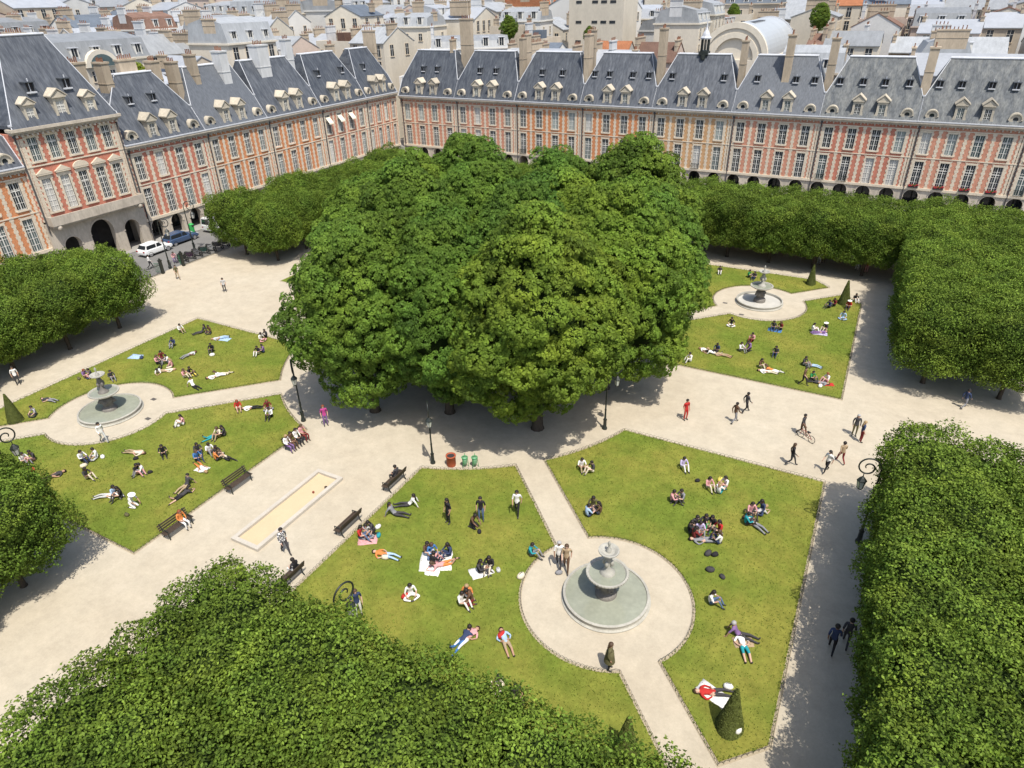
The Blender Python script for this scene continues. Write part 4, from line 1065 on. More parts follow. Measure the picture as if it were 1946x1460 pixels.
# ------------------------------------------------------------------ benches
def bench_meshes():
    L = 1.9; out = []
    b = MB()
    for k, y in enumerate((-.20,-.08,.04,.16)): b.box(-L/2, L/2, y-.045, y+.045, .43, .465)
    out.append(('seat', b.mesh('seat', [M_wood])))
    b = MB()
    for z, y in ((.60,.29),(.74,.33),(.88,.37)): b.cbox((0,y,z), L, .035, .10)
    out.append(('backrest', b.mesh('backrest', [M_wood])))
    for x in (-.78, .78):
        b = MB(); b.tube([(x,-.26,0),(x,-.2,.22),(x,-.24,.42)], .035, 6); b.tube([(x,.36,0),(x,.2,.25),(x,.22,.45),(x,.40,.96)], .035, 6); b.box(x-.03,x+.03,-.24,.24,.40,.43); b.tube([(x,-.24,.42),(x,-.26,.62),(x,.27,.66)], .028, 6)
        out.append(('leg', b.mesh('leg', [M_iron])))
    return out
BEN = bench_meshes()
for px, py, side, lab in [(450,922,-1,'empty brown bench at the edge of the left lawn, facing the sandbox'), (340,1008,-1,'brown bench with one person in orange, lowest on the left lawn side'),
                          (555,842,-1,'crowded bench with four people, by the shade of the big trees'), (741,918,1,'brown bench with one dark figure, nearest to the lamp post'),
                          (658,1001,1,'empty brown bench on the right side of the sandbox'), (549,1107,1,'brown bench with one dark figure, lowest on the right side of the sandbox')]:
    y = G(px, py).y; x = -4.35 if side < 0 else 4.45
    t = thing('bench', lab, 'bench', (x, y, 0), -PI/2*(-1) if side < 0 else -PI/2, 'benches beside the sandbox path')
    for nm, me in BEN: link(nm, me, t)

# ------------------------------------------------------------------ lamp posts with scrolled crooks
def lamp_meshes():
    b = MB(); b.lathe([(.19,0),(.19,.12),(.13,.2),(.12,.75),(.15,.8),(.08,.9),(.065,1.6),(.085,1.64),(.06,1.7),(.045,4.5),(.06,4.55),(.04,4.6)], 10); post = b.mesh('post', [M_iron], True)
    pts = [(0,0,4.5)]; n = 46
    # scroll in the xz plane, curling in from the top
    cx, cz = .60, 4.95
    for k in range(n+1):
        t = k/n; a = PI - t*2.05*PI*1.55; r = .60*(1-t*.82)
        pts.append((cx+r*math.cos(a)*1.0, 0, cz+r*math.sin(a)*1.05))
    b = MB(); b.tube(pts, [.042]*(len(pts)-10)+[.042-.002*i for i in range(10)], 7); crook = b.mesh('crook', [M_iron], True)
    lo = (cx+.12, 0, cz-.62)
    b = MB(); b.tube([(lo[0],0,lo[2]+.18),(lo[0],0,lo[2])], .025, 6); x, z = lo[0], lo[2]
    b.lathe([(.05,0),(.11,-.06),(.24,-.22),(.26,-.26),(.22,-.28)], 6, (x,0,z), 0)
    b.lathe([(.215,-.28),(.14,-.72)], 6, (x,0,z), 1)
    for k in range(6):
        a = 2*PI*k/6; b.tube([(x+.22*math.cos(a),.22*math.sin(a),z-.28),(x+.145*math.cos(a),.145*math.sin(a),z-.72)], .014, 4, 0)
    b.lathe([(.15,-.71),(.16,-.75),(.06,-.82),(1e-4,-.88)], 6, (x,0,z), 0)
    return post, crook, b.mesh('lantern', [M_iron, M_lamp])
LP, LCK, LNT = lamp_meshes()
for x, y, dx, dy, s, lab in [(5.4,-14.84,.6,-.8,.93,'dark lamp post standing in the sun between the bench and the red bin'), (-6.11,-14.81,.7,-.7,.97,'dark lamp post at the left edge of the shade of the big trees'),
                          (14.14,-5.98,.8,.6,.98,'dark lamp post at the right front of the big trees'), (11.25,-30.25,.15,1,1.02,'scrolled lamp rising out of the foreground lindens over the near lawn'),
                          (30.95,-10.3,-1,-.15,1.02,'scrolled lamp with hanging lantern beside the right foreground lindens'), (-14.6,-30.0,.15,1,1.02,'scrolled lamp at the left edge over the left lawn'),
                          (-46.64,8.95,.7,.7,1.1,'tall thin lamp post on the street beside the motorbikes'), (-43.9,3.2,.7,.7,1.05,'tall thin lamp post on the street beside the green park gate')]:
    t = thing('street_lamp', lab, 'street lamp', (x,y,0), math.atan2(dy,dx), 'scrolled lamp posts'); t.scale = (s,s,s)
    link('post', LP, t); link('crook', LCK, t); link('lantern', LNT, t)

# ------------------------------------------------------------------ bins, bag stand
p = G(858, 884); t = thing('litter_barrel', 'round reddish brown barrel bin on the gravel by the lamp post', 'bin', (p.x,p.y,0)); t.scale = (.85,.85,.85)
b = MB(); b.lathe([(.34,0),(.36,.1),(.36,.82),(.40,.86),(.40,.95),(.31,.95),(.30,.3)], 20); b.build('barrel', mk('terracotta red', (.36,.085,.035), .7, var=[(3,.15)]), t, True)
b = MB(); b.disc(.30, .88, 20); b.build('liner', M_dark, t)
for dx, lab in ((-.28,'green bag holder bin beside the red barrel bin, left of two'), (.30,'green bag holder bin beside the red barrel bin, right of two')):
    p = G(893, 887); t = thing('litter_bag_stand', lab, 'bin', (p.x+dx,p.y+dx*.5,0), .5, 'green bag bins by the red barrel'); t.scale = (.82,.82,.82)
    M_gp = mk('green bin paint', (.05,.28,.10), .5); b = MB()
    for k in range(3):
        a = 2*PI*k/3; b.tube([(.30*math.cos(a),.30*math.sin(a),0),(.22*math.cos(a),.22*math.sin(a),.9)], .022, 6)
    ring = [(.24*math.cos(2*PI*k/16), .24*math.sin(2*PI*k/16), .92) for k in range(17)]; b.tube(ring, .03, 6, caps=False); b.box(-.02,.02,.22,.26,.9,1.15)
    b.build('stand', M_gp, t)
    b = MB(); b.lathe([(1e-4,.16),(.12,.18),(.2,.4),(.21,.7),(.235,.9)], 12); b.build('bag', mk('pale green bag', (.30,.55,.33), .35, var=[(6,.2)], trans=.4), t, True)
p = G(1397, 1396); b = MB(); b.lathe([(.06,0),(.06,.12),(.1,.14),(.19,.25),(.22,.38),(.18,.52),(.08,.58),(1e-4,.60)], 16)
tag(b.build('globe_lamp', mk('white globe', (.75,.74,.7), .3), loc=(p.x,p.y,.03), smooth=True), 'small white globe lamp at the foot of the near yew cone', 'garden lamp')

# ------------------------------------------------------------------ park railing on the left and the street behind it
rl = thing('iron_railing', 'dark green iron railing between the gravel court and the street', 'railing', (-42.9,0,0))
b = MB(); y = -8.0
while y < 30:
    if not (1.6 < y < 4.2):
        b.tube([(0,y,0),(0,y,1.25)], .016, 4); b.cbox((0,y,1.29), .05,.05,.08, taper=.1)
    y += .16
for a, c in ((-8,1.5),(4.3,30)): b.box(-.025,.025,a,c,.12,.17); b.box(-.026,.026,a,c,1.05,1.10)
b.build('bars', M_iron, rl)
for yy in (1.5, 4.3):
    b = MB(); b.box(-.14,.14,yy-.14,yy+.14,0,1.5); b.cbox((0,yy,1.56),.36,.36,.12); b.sphere((0,yy,1.72),.13,8,6); b.build('gate_post', M_iron, rl)
M_gg = mk('green gate paint', (.03,.12,.06), .5)
for y0, lab in ((1.6,-1), (4.2,1)):
    b = MB()
    for k in range(9): b.tube([(-.02-.11*k,y0+.04*k*lab,.1),(-.02-.11*k,y0+.04*k*lab,1.2)], .016, 4)
    b.tube([(0,y0,.15),(-.9,y0+.33*lab,.15)], .025, 5); b.tube([(0,y0,1.15),(-.9,y0+.33*lab,1.15)], .025, 5); b.build('gate_leaf', M_gg, rl)

M_tyre = mk('tyre rubber', (.02,.02,.02), .9); M_rim = mk('alloy rim', (.42,.42,.43), .35, metal=.7); M_cglass = mk('car window', (.02,.024,.028), .08, spec=.6)
M_hl = mk('headlight glass', (.6,.6,.58), .15, spec=.6); M_tail = mk('tail light', (.30,.02,.015), .3)
def loft(b, secs, mi=0, close=True):
    """list of rings with equal counts"""
    n = len(secs[0]); vs = [p for s in secs for p in s]; fs = []
    for i in range(len(secs)-1):
        for k in range(n): fs.append((i*n+k, i*n+(k+1) % n, (i+1)*n+(k+1) % n, (i+1)*n+k))
    if close: fs.append(tuple(range(n-1,-1,-1))); fs.append(tuple((len(secs)-1)*n+k for k in range(n)))
    b.add(vs, fs, mi)
def car(name, label, cat, loc, rz, paint, L=4.2, W=1.74, H=1.45, van=False):
    t = thing(name, label, cat, loc, rz)
    hl = L/2; w = W/2
    # side outline (x forward): hood, windscreen, roof, tail
    if not van: st = [(-hl,.42,.62,.86),(-hl+.08,.30,.86,.94),(-hl+.45,.26,.92,1),(-hl+.9,.26,.93,1),(-.2,.25,.92,1),(.55,.25,.90,1),(hl-.95,.26,.88,.99),(hl-.35,.28,.80,.96),(hl-.05,.34,.66,.88),(hl,.42,.58,.8)]
    else: st = [(-hl,.42,1.0,.93),(-hl+.06,.3,1.08,.98),(0,.28,1.08,1),(hl-1.3,.28,1.06,1),(hl-.5,.3,.98,.97),(hl-.08,.34,.8,.9),(hl,.42,.7,.82)]
    b = MB(); S = []
    for x, z0, z1, k in st:
        ww = w*k; S.append([(x,-ww*.90,z0),(x,ww*.90,z0),(x,ww,z0+.12),(x,ww,(z0+z1)/2),(x,ww*.97,z1-.08),(x,ww*.86,z1),(x,-ww*.86,z1),(x,-ww*.97,z1-.08),(x,-ww,(z0+z1)/2),(x,-ww,z0+.12)])
    loft(b, S)
    if not van: cab = [(-hl+.18,.92,.84),(-hl+.62,H-.06,.70),(-.35,H,.70),(.25,H-.05,.70),(1.05,.90,.84)]
    else: cab = [(-hl+.04,1.05,.93),(-hl+.10,H-.04,.82),(0,H,.82),(hl-1.5,H-.03,.80),(hl-.7,1.0,.90)]
    zb = .88 if not van else 1.02
    prof = cab
    vs = []
    top = [(x,z,k) for x, z, k in prof]
    S = []
    for x, z, k in top:
        z = max(z, zb+.02); kk = k
        S.append([(x,-w*.86,zb-.04),(x,w*.86,zb-.04),(x,w*kk,z-.05 if z > zb+.2 else z),(x,w*(kk-.08),z),(x,-w*(kk-.08),z),(x,-w*kk,z-.05 if z > zb+.2 else z)])
    loft(b, S); body = b.build('body', paint, t)
    g = MB(); e = .012
    def pane(P, par=t):
        m = MB(); m.add(P, [(0,1,2,3)]); m.build('window', M_cglass, par)
    (xa,za,ka),(xb,zb2,kb),(xc,zc,kc),(xd,zd,kd),(xe,ze,ke) = cab
    fr = w*.8; 
    ln = lambda A, B, u: A+(B-A)*u
    pane([(ln(xe,xd,.08)+.02,-w*.80,ln(ze,zd,.08)+e),(ln(xe,xd,.08)+.02,w*.80,ln(ze,zd,.08)+e),(ln(xe,xd,.88)+.02,w*.66,ln(ze,zd,.88)+e),(ln(xe,xd,.88)+.02,-w*.66,ln(ze,zd,.88)+e)])
    pane([(ln(xa,xb,.12)-.02,w*.78,ln(za,zb2,.12)+e),(ln(xa,xb,.12)-.02,-w*.78,ln(za,zb2,.12)+e),(ln(xa,xb,.85)-.02,-w*.66,ln(za,zb2,.85)+e),(ln(xa,xb,.85)-.02,w*.66,ln(za,zb2,.85)+e)])
    for s in (-1, 1):
        for x0, x1 in ((xb-.2,-.28),(-.2,xd+.32)) if not van else ((-.1,.55),(.65,xd+.35)):
            zt = H-.14; k0, k1 = (.872, .74)
            xt0, xt1 = x0+.12, x1-(.25 if x1 > 0 else 0)
            m = MB(); m.add([(x0,s*w*k0,zb+.05),(x1,s*w*k0,zb+.05),(xt1,s*w*(k1+.02),zt),(xt0,s*w*(k1+.02),zt)], [(0,1,2,3)] if s < 0 else [(3,2,1,0)]); m.build('window', M_cglass, t)
        for x in (-hl+.78, hl-.82):
            m = MB(); c = (x, s*(w-.10), .31)
            pts = []
            m.v = []; n = 18
            for yy, r in ((-.1,.24),(-.1,.31),(.1,.31),(.1,.24)):
                for k in range(n): m.v.append((c[0]+r*math.cos(2*PI*k/n), c[1]+yy, c[2]+r*math.sin(2*PI*k/n)))
            for i in range(3):
                for k in range(n): m.f.append((i*n+k, i*n+(k+1) % n, (i+1)*n+(k+1) % n, (i+1)*n+k)); m.m.append(0)
            wo = m.build('wheel', M_tyre, t)
            m = MB(); m.add([(c[0]+.24*math.cos(2*PI*k/n), c[1]+s*.095, c[2]+.24*math.sin(2*PI*k/n)) for k in range(n)], [tuple(range(n))]); m.build('rim', M_rim, wo)
        m = MB(); m.cbox((hl-.10, s*w*.64, .66), .12, .34, .13); m.build('headlight', M_hl, t)
        m = MB(); m.cbox((-hl+.04, s*w*.70, .74), .10, .24, .16); m.build('tail_light', M_tail, t)
        m = MB(); m.cbox((xd+.55, s*(w+.06), zb+.06), .12, .18, .12); m.build('mirror', paint, t)
    return t
car('parked_car', 'white hatchback parked in front of the first arcade arches', 'car', (-50.55,6.3,-.12), R_(90)+.03, mk('white car paint', (.70,.70,.68), .25, spec=.6), L=4.1, H=1.5)
car('parked_car', 'dark blue estate car parked beyond the white hatchback', 'car', (-51.3,10.7,-.12), R_(90)+.02, mk('blue car paint', (.045,.075,.14), .25, spec=.6), L=4.6, H=1.5)
car('delivery_van', 'white van half hidden behind the lindens on the street', 'van', (-51.3,17.1,-.12), R_(90), mk('white van paint', (.68,.68,.66), .3, spec=.5), L=4.6, W=1.85, H=2.0, van=True)
t = thing('street_bin', 'bright green street bin by an arcade pier behind the van', 'bin', (-53.0,13.9,0)); b = MB(); b.lathe([(.28,0),(.3,.1),(.33,1.05),(.36,1.1),(.1,1.3),(1e-4,1.32)], 12); b.build('drum', mk('bright green', (.04,.33,.08), .5), t); b = MB(); b.cbox((.3,0,.95),.1,.3,.14); b.build('slot', M_dark, t)

def motorbike(x, y, rz, col, lab):
    t = thing('motorbike', lab, 'motorbike', (x,y,-.12), rz, 'motorbikes parked along the railing')
    for xx in (-.62, .62):
        b = MB(); ring = [(xx+.25*math.cos(2*PI*k/16),0,.31+.25*math.sin(2*PI*k/16)) for k in range(17)]; b.tube(ring, .06, 6, caps=False); b.tube([(xx,-.05,.31),(xx,.05,.31)], .1, 8); b.build('wheel', M_tyre, t)
    b = MB(); loft(b, [[(x_,-w_,z0),(x_,w_,z0),(x_,w_*.8,z1),(x_,-w_*.8,z1)] for x_, w_, z0, z1 in ((-.75,.08,.62,.72),(-.4,.15,.4,.74),(0,.17,.28,.78),(.3,.15,.35,.92),(.48,.09,.6,.9))]); b.tube([(.62,0,.31),(.42,0,.98)], .04, 6); b.build('body', col, t)
    b = MB(); b.cbox((-.35,0,.80), .75,.26,.10, taper=.85); b.build('seat', M_dark, t)
    b = MB(); b.tube([(.3,-.36,1.02),(.42,-.18,1.04),(.42,.18,1.04),(.3,.36,1.02)], .022, 6); b.cbox((.5,0,.98),.14,.2,.2); b.build('handlebar', M_iron, t)
for k, (c, lab) in enumerate([((.02,.02,.022),'black motorbike by the railing, nearest to the gate'), ((.05,.02,.05),'dark purple motorbike by the railing, second from the gate'), ((.16,.16,.17),'grey motorbike by the railing, third from the gate'),
                              ((.02,.06,.05),'dark green motorbike by the railing, fourth from the gate'), ((.35,.35,.34),'silver motorbike by the railing, fifth from the gate'), ((.03,.03,.035),'black motorbike by the railing, sixth from the gate'), ((.02,.02,.03),'black motorbike by the railing, farthest from the gate')]):
    motorbike(-44.6, 5.6+1.05*k, .15+.1*math.sin(k*3), mk(f'motorbike paint {k}', c, .35, spec=.5), lab)
def pushbike():
    p = G(1530, 836); t = thing('bicycle', 'small bicycle pushed along the wide gravel path', 'bicycle', (p.x,p.y,0), 2.6)
    for xx in (-.45, .45):
        b = MB(); ring = [(xx+.27*math.cos(2*PI*k/18),0,.28+.27*math.sin(2*PI*k/18)) for k in range(19)]; b.tube(ring, .02, 5, caps=False)
        for k in range(6): b.tube([(xx,0,.28),(xx+.26*math.cos(PI*k/3),0,.28+.26*math.sin(PI*k/3))], .006, 3)
        b.build('wheel', M_tyre, t)
    b = MB(); b.tube([(-.45,0,.28),(-.12,0,.62),(.35,0,.66),(0,0,.28),(-.12,0,.62)], .022, 5); b.tube([(.45,0,.28),(.33,0,.8)], .022, 5); b.tube([(-.45,0,.28),(0,0,.28)], .018, 5); b.build('bike_frame', mk('red frame', (.3,.03,.03), .4), t)
    b = MB(); b.cbox((-.15,0,.72),.24,.12,.06); b.tube([(-.13,0,.62),(-.15,0,.7)], .02, 5); b.build('saddle', M_dark, t)
    b = MB(); b.tube([(.28,-.24,.85),(.33,0,.8),(.28,.24,.85)], .018, 5); b.build('handlebar', M_iron, t)
pushbike()
# ------------------------------------------------------------------ people
PALS = dict(white=(.72,.70,.66), cream=(.62,.55,.42), black=(.026,.025,.027), dark=(.055,.052,.055), grey=(.22,.22,.23), pale_grey=(.46,.46,.45), navy=(.04,.055,.11), blue=(.06,.16,.36), pale_blue=(.34,.46,.60),
            teal=(.03,.27,.30), green=(.03,.22,.07), olive=(.11,.10,.05), brown=(.11,.065,.04), tan=(.36,.27,.17), red=(.42,.035,.03), maroon=(.17,.03,.03), pink=(.58,.30,.30), orange=(.55,.20,.06), purple=(.20,.12,.26),
            lilac=(.46,.40,.58), magenta=(.42,.06,.22), jeans=(.10,.15,.25), yellow=(.60,.50,.10), striped=(.36,.36,.38), plaid=(.32,.32,.33))
def cloth(c):
    m = mk('cloth '+c.replace('_',' '), PALS[c], .9, var=[(7,.14),(25,.08)], spec=.1)
    if c in ('plaid','striped') and 'done' not in m:
        m['done'] = 1; nt = m.node_tree; N, L = nt.nodes, nt.links; tc = N.new('ShaderNodeTexCoord')
        w = N.new('ShaderNodeTexChecker' if c == 'plaid' else 'ShaderNodeTexWave'); w.inputs['Scale'].default_value = 11 if c == 'plaid' else 5
        if c == 'striped': w.bands_direction = 'Z'
        L.new(tc.outputs['Object'], w.inputs['Vector']); cr_ = N.new('ShaderNodeMix'); cr_.data_type = 'RGBA'; L.new(w.outputs['Fac'], cr_.inputs['Factor'])
        cr_.inputs['A'].default_value = (.62,.61,.6,1); cr_.inputs['B'].default_value = (.05,.05,.06,1); L.new(cr_.outputs['Result'], N['Principled BSDF'].inputs['Base Color'])
    return m
SKIN = [mk('skin light', (.52,.33,.24), .6, var=[(6,.06)]), mk('skin tanned', (.40,.235,.155), .6, var=[(6,.06)]), mk('skin brown', (.20,.11,.07), .6, var=[(6,.06)])]
HAIR = dict(dark=mk('dark hair', (.018,.014,.012), .6), brown=mk('brown hair', (.075,.045,.026), .6), fair=mk('fair hair', (.32,.22,.11), .6), grey=mk('grey hair', (.34,.33,.32), .7), white=mk('white hat', (.74,.72,.68), .8), red=mk('red hair', (.20,.06,.025), .6))
def sym(d):
    o = {}
    for k, v in d.items():
        if k in ('pelvis','spine','chest','neck','head','top'): o[k] = v
        elif k.endswith('_l') or k.endswith('_r'): o[k] = v
        else: o[k+'_r'] = v; o[k+'_l'] = (-v[0], v[1], v[2])
    return o
STAND = dict(pelvis=(0,0,.94), spine=(0,-.01,1.12), chest=(0,0,1.32), neck=(0,.0,1.485), head=(0,.03,1.60), top=(0,.025,1.685), sho=(.185,0,1.41), elb=(.245,-.04,1.13), wri=(.235,.07,.89), han=(.225,.10,.80), hip=(.095,0,.89), kne=(.11,.03,.49), ank=(.115,-.01,.09), toe=(.13,.15,.035))
def shift(base, **kw): d = dict(base); d.update(kw); return d
POSES = {
 'standing': sym(STAND),
 'walking': sym(shift(STAND, kne_l=(-.10,.20,.51), ank_l=(-.10,.30,.10), toe_l=(-.11,.45,.07), kne_r=(.10,-.02,.48), ank_r=(.10,-.34,.16), toe_r=(.11,-.24,.035), hip_l=(-.095,.02,.89), hip_r=(.095,-.02,.89),
                       elb_l=(-.24,-.14,1.14), wri_l=(-.23,-.10,.90), han_l=(-.22,-.08,.81), elb_r=(.24,.06,1.13), wri_r=(.21,.24,.96), han_r=(.20,.31,.90), sho_l=(-.185,0,1.41), sho_r=(.185,0,1.41))),
 'sitting': sym(dict(pelvis=(0,-.04,.13), spine=(0,-.06,.33), chest=(0,-.01,.54), neck=(0,.05,.69), head=(0,.10,.79), top=(0,.11,.875), sho=(.185,.02,.63), elb=(.26,.17,.40), wri=(.17,.36,.44), han=(.10,.41,.45), hip=(.095,.02,.13), kne=(.14,.40,.47), ank=(.12,.60,.09), toe=(.13,.74,.035))),
 'reclining': sym(dict(pelvis=(0,0,.12), spine=(0,-.12,.28), chest=(0,-.23,.48), neck=(0,-.28,.63), head=(0,-.26,.74), top=(0,-.27,.825), sho=(.185,-.25,.57), elb=(.25,-.40,.34), wri=(.26,-.48,.07), han=(.28,-.52,.03), hip=(.095,.06,.12), kne=(.13,.50,.17), ank=(.13,.90,.07), toe=(.15,.94,.20))),
 'cross-legged': sym(dict(pelvis=(0,-.04,.12), spine=(0,-.05,.32), chest=(0,.0,.53), neck=(0,.04,.68), head=(0,.09,.78), top=(0,.10,.865), sho=(.185,.01,.62), elb=(.28,.10,.37), wri=(.22,.30,.25), han=(.14,.36,.22), hip=(.10,.02,.12), kne=(.40,.30,.15), ank=(.08,.42,.08), toe=(-.06,.46,.06))),
 'lying': sym(dict(pelvis=(0,0,.12), spine=(0,-.2,.12), chest=(0,-.40,.125), neck=(0,-.555,.12), head=(0,-.665,.13), top=(0,-.75,.12), sho=(.185,-.48,.11), elb=(.33,-.28,.06), wri=(.22,-.06,.12), han=(.14,-.02,.17), hip=(.095,.06,.12), kne=(.13,.46,.17), ank=(.12,.87,.07), toe=(.15,.91,.19))),
 'lying prone': sym(dict(pelvis=(0,0,.12), spine=(0,-.19,.14), chest=(0,-.38,.22), neck=(0,-.51,.34), head=(0,-.60,.42), top=(0,-.64,.50), sho=(.185,-.44,.25), elb=(.22,-.56,.05), wri=(.10,-.78,.05), han=(.05,-.86,.045), hip=(.095,.06,.12), kne=(.12,.46,.09), ank_r=(.12,.68,.36), toe_r=(.12,.63,.49), ank_l=(-.13,.87,.08), toe_l=(-.13,.99,.03))),
 'seated': sym(dict(pelvis=(0,-.08,.56), spine=(0,-.12,.75), chest=(0,-.11,.96), neck=(0,-.07,1.11), head=(0,-.02,1.21), top=(0,-.02,1.295), sho=(.185,-.09,1.05), elb=(.25,-.04,.79), wri=(.16,.18,.69), han=(.10,.25,.68), hip=(.095,-.03,.55), kne=(.12,.38,.52), ank=(.12,.36,.09), toe=(.13,.50,.035))),
 'kneeling': sym(dict(pelvis=(0,-.10,.34), spine=(0,-.04,.52), chest=(0,.06,.72), neck=(0,.14,.86), head=(0,.21,.95), top=(0,.23,1.03), sho=(.185,.09,.81), elb=(.23,.24,.60), wri=(.17,.40,.42), han=(.14,.44,.35), hip=(.095,-.06,.33), kne=(.13,.28,.08), ank=(.12,-.14,.07), toe=(.12,-.28,.045))),
}
RAD = dict(pelvis=.135, spine=.125, chest=.150, neck=.055, head=.098, top=.070, sho=.066, elb=.045, wri=.031, han=.034, hip=.098, kne=.060, ank=.042, toe=.036)
CHAIN = [('pelvis','spine',1),('spine','chest',1),('chest','neck',1),('neck','head',0),('head','top',0)]
for s_ in ('_l','_r'): CHAIN += [('chest','sho'+s_,1),('sho'+s_,'elb'+s_,1),('elb'+s_,'wri'+s_,5),('wri'+s_,'han'+s_,0),('pelvis','hip'+s_,2),('hip'+s_,'kne'+s_,2),('kne'+s_,'ank'+s_,3),('ank'+s_,'toe'+s_,4)]
SLOTM = [SKIN[0], cloth('white'), cloth('navy'), cloth('navy'), mk('shoes', (.05,.045,.04), .7), SKIN[0]]
def person_mesh(pose):
    J = POSES[pose]; names = list(J); idx = {n: i for i, n in enumerate(names)}
    me = bpy.data.meshes.new('skel'); me.from_pydata([J[n] for n in names], [(idx[a], idx[c]) for a, c, _ in CHAIN], []); o = bpy.data.objects.new('skel', me); COL.objects.link(o)
    sk = o.modifiers.new('s', 'SKIN'); sk.use_smooth_shade = True
    lay = me.skin_vertices[0].data
    for n in names:
        r = RAD[n.split('_')[0]]; lay[idx[n]].radius = (r, r*(.74 if n in ('pelvis','spine','chest') else 1.0)); lay[idx[n]].use_root = (n == 'pelvis')
    ss = o.modifiers.new('u', 'SUBSURF'); ss.levels = 2; ss.render_levels = 2
    dg = bpy.context.evaluated_depsgraph_get(); ev = o.evaluated_get(dg); m2 = bpy.data.meshes.new_from_object(ev)
    m2.materials.clear()
    for m in SLOTM: m2.materials.append(m)
    bpy.data.objects.remove(o); bpy.data.meshes.remove(me)
    bm = bmesh.new(); bm.from_mesh(m2)
    segs = [(Vector(J[a]), Vector(J[c]), r) for a, c, r in CHAIN]
    for f in bm.faces:
        p = f.calc_center_median(); best = 9
        for a, c, r in segs:
            d = c-a; t = max(0, min(1, (p-a).dot(d)/max(d.length_squared, 1e-9))); e = (p-(a+d*t)).length
            if r in (1,2) and a is segs[0][0]: e -= .03
            if e < best: best = e; f.material_index = r
        f.smooth = True
    # fingers and thumb, ears and nose
    def prong(P, r0):
        vs = []
        for i, q in enumerate(P):
            d = (P[min(i+1,len(P)-1)]-P[max(i-1,0)]).normalized(); u = d.orthogonal().normalized(); w = d.cross(u); r = r0*(1-.25*i)
            vs.append([bm.verts.new(q+(u*math.cos(k*PI/2)+w*math.sin(k*PI/2))*r) for k in range(4)])
        for i in range(len(P)-1):
            for k in range(4): bm.faces.new((vs[i][k],vs[i][(k+1) % 4],vs[i+1][(k+1) % 4],vs[i+1][k])).material_index = 0
        bm.faces.new(vs[-1]).material_index = 0
    for s in ('_l','_r'):
        wv, hv = Vector(J['wri'+s]), Vector(J['han'+s]); d = (hv-wv).normalized(); side = d.cross(Vector((1 if s == '_r' else -1,0,0)));
        side = side.normalized() if side.length > .1 else Vector((0,1,0)); nrm = d.cross(side)
        for k, L in enumerate((.072,.082,.078,.06)):
            b0 = hv+d*.02+side*(.03-.02*k); prong([b0, b0+d*L*.55, b0+d*L*.9+nrm*L*.3], .0095)
        b0 = wv+d*.04+side*.028; prong([b0, b0+side*.03+d*.03, b0+side*.04+d*.062], .011)
    h, tp = Vector(J['head']), Vector(J['top']); upv = (tp-h).normalized(); fwd = Vector((0,1,0)) if abs(upv.y) < .75 else Vector((0,0,1)); fwd = (fwd-upv*fwd.dot(upv)).normalized()
    if pose == 'lying prone': fwd = (Vector((0,-1,-.2))-upv*Vector((0,-1,-.2)).dot(upv)).normalized()
    sd = upv.cross(fwd)
    prong([h+fwd*.08+upv*.012, h+fwd*.112-upv*.022], .014)
    for s in (-1,1): prong([h+sd*s*.085, h+sd*s*.112+upv*.01], .024)
    bm.to_mesh(m2); bm.free()
    m2.name = 'person'
    # hair: a cap over the back and top of the skull, short and long
    hm = []
    for kind in ('short','long','hat'):
        b = MB(); c = h+upv*.035-fwd*.012; n, mm = 14, 7; ang = R_(105) if kind != 'hat' else R_(88)
        for j in range(mm+1):
            ph = ang*j/mm
            for i in range(n):
                th = 2*PI*i/n; back = max(0, -math.cos(th)); p2 = ph*(1+.30*back if kind != 'hat' else 1) ; cut = 1-.30*max(0, math.cos(th))*(j/mm) if kind != 'hat' else 1
                p2 *= cut; r = .118 if kind != 'hat' else .128
                b.v.append(tuple(c+(upv*math.cos(p2)+(fwd*math.cos(th)+sd*math.sin(th))*math.sin(p2))*r))
        for j in range(mm):
            for i in range(n): b.f.append((j*n+i,(j+1)*n+i,(j+1)*n+(i+1) % n,j*n+(i+1) % n)); b.m.append(0)
        if kind == 'long':
            nk = Vector(J['neck']); loft(b, [[tuple(c-fwd*(.07+q)+sd*.10*math.cos(a)*w_+fwd*.05*math.sin(a)-upv*z_) for a in [2*PI*k/8 for k in range(8)]] for z_, w_, q in ((0,1,.0),(.12,1.0,.02),(.22,.9,.045),(.32,.6,.055))])
        if kind == 'hat':
            b2 = len(b.v)
            for r in (.12,.21):
                for i in range(n): b.v.append(tuple(c+upv*.02+(fwd*math.cos(2*PI*i/n)+sd*math.sin(2*PI*i/n))*r))
            for i in range(n): b.f.append((b2+i,b2+(i+1) % n,b2+n+(i+1) % n,b2+n+i)); b.m.append(0)
        hm.append(b.mesh('hair' if kind != 'hat' else 'hat', [HAIR['dark']], True))
    return m2, hm
PM = {p: person_mesh(p) for p in POSES}

def zone(x, y):
    P = (x, y)
    def ins(pl):
        c = False; n = len(pl)
        for i in range(n):
            (x1,y1),(x2,y2) = pl[i], pl[i-1]
            if (y1 > y) != (y2 > y) and x < (x2-x1)*(y-y1)/(y2-y1)+x1: c = not c
        return c
    names = ['left near lawn','right near lawn','lower left lawn','upper left lawn','far fountain lawn','far right lawn','hidden lawn','hidden lawn']
    for nm, pl in zip(names, LAWNS):
        if ins(pl): return 'on the '+nm, True
    if abs(x) < 5.2 and y < -13: return 'near the sandbox', False
    if math.hypot(x,y) < 17: return 'by the big trees', False
    if x > 12 and abs(y) < 13: return 'on the right path', False
    if x > 28 and y < 0: return 'in the right alley shade', False
    if y > 27: return 'in the far shaded alley', False
    if x < -42: return 'by the street gate', False
    if x < -24: return 'on the left gravel court', False
    return 'on the fountain circle', False
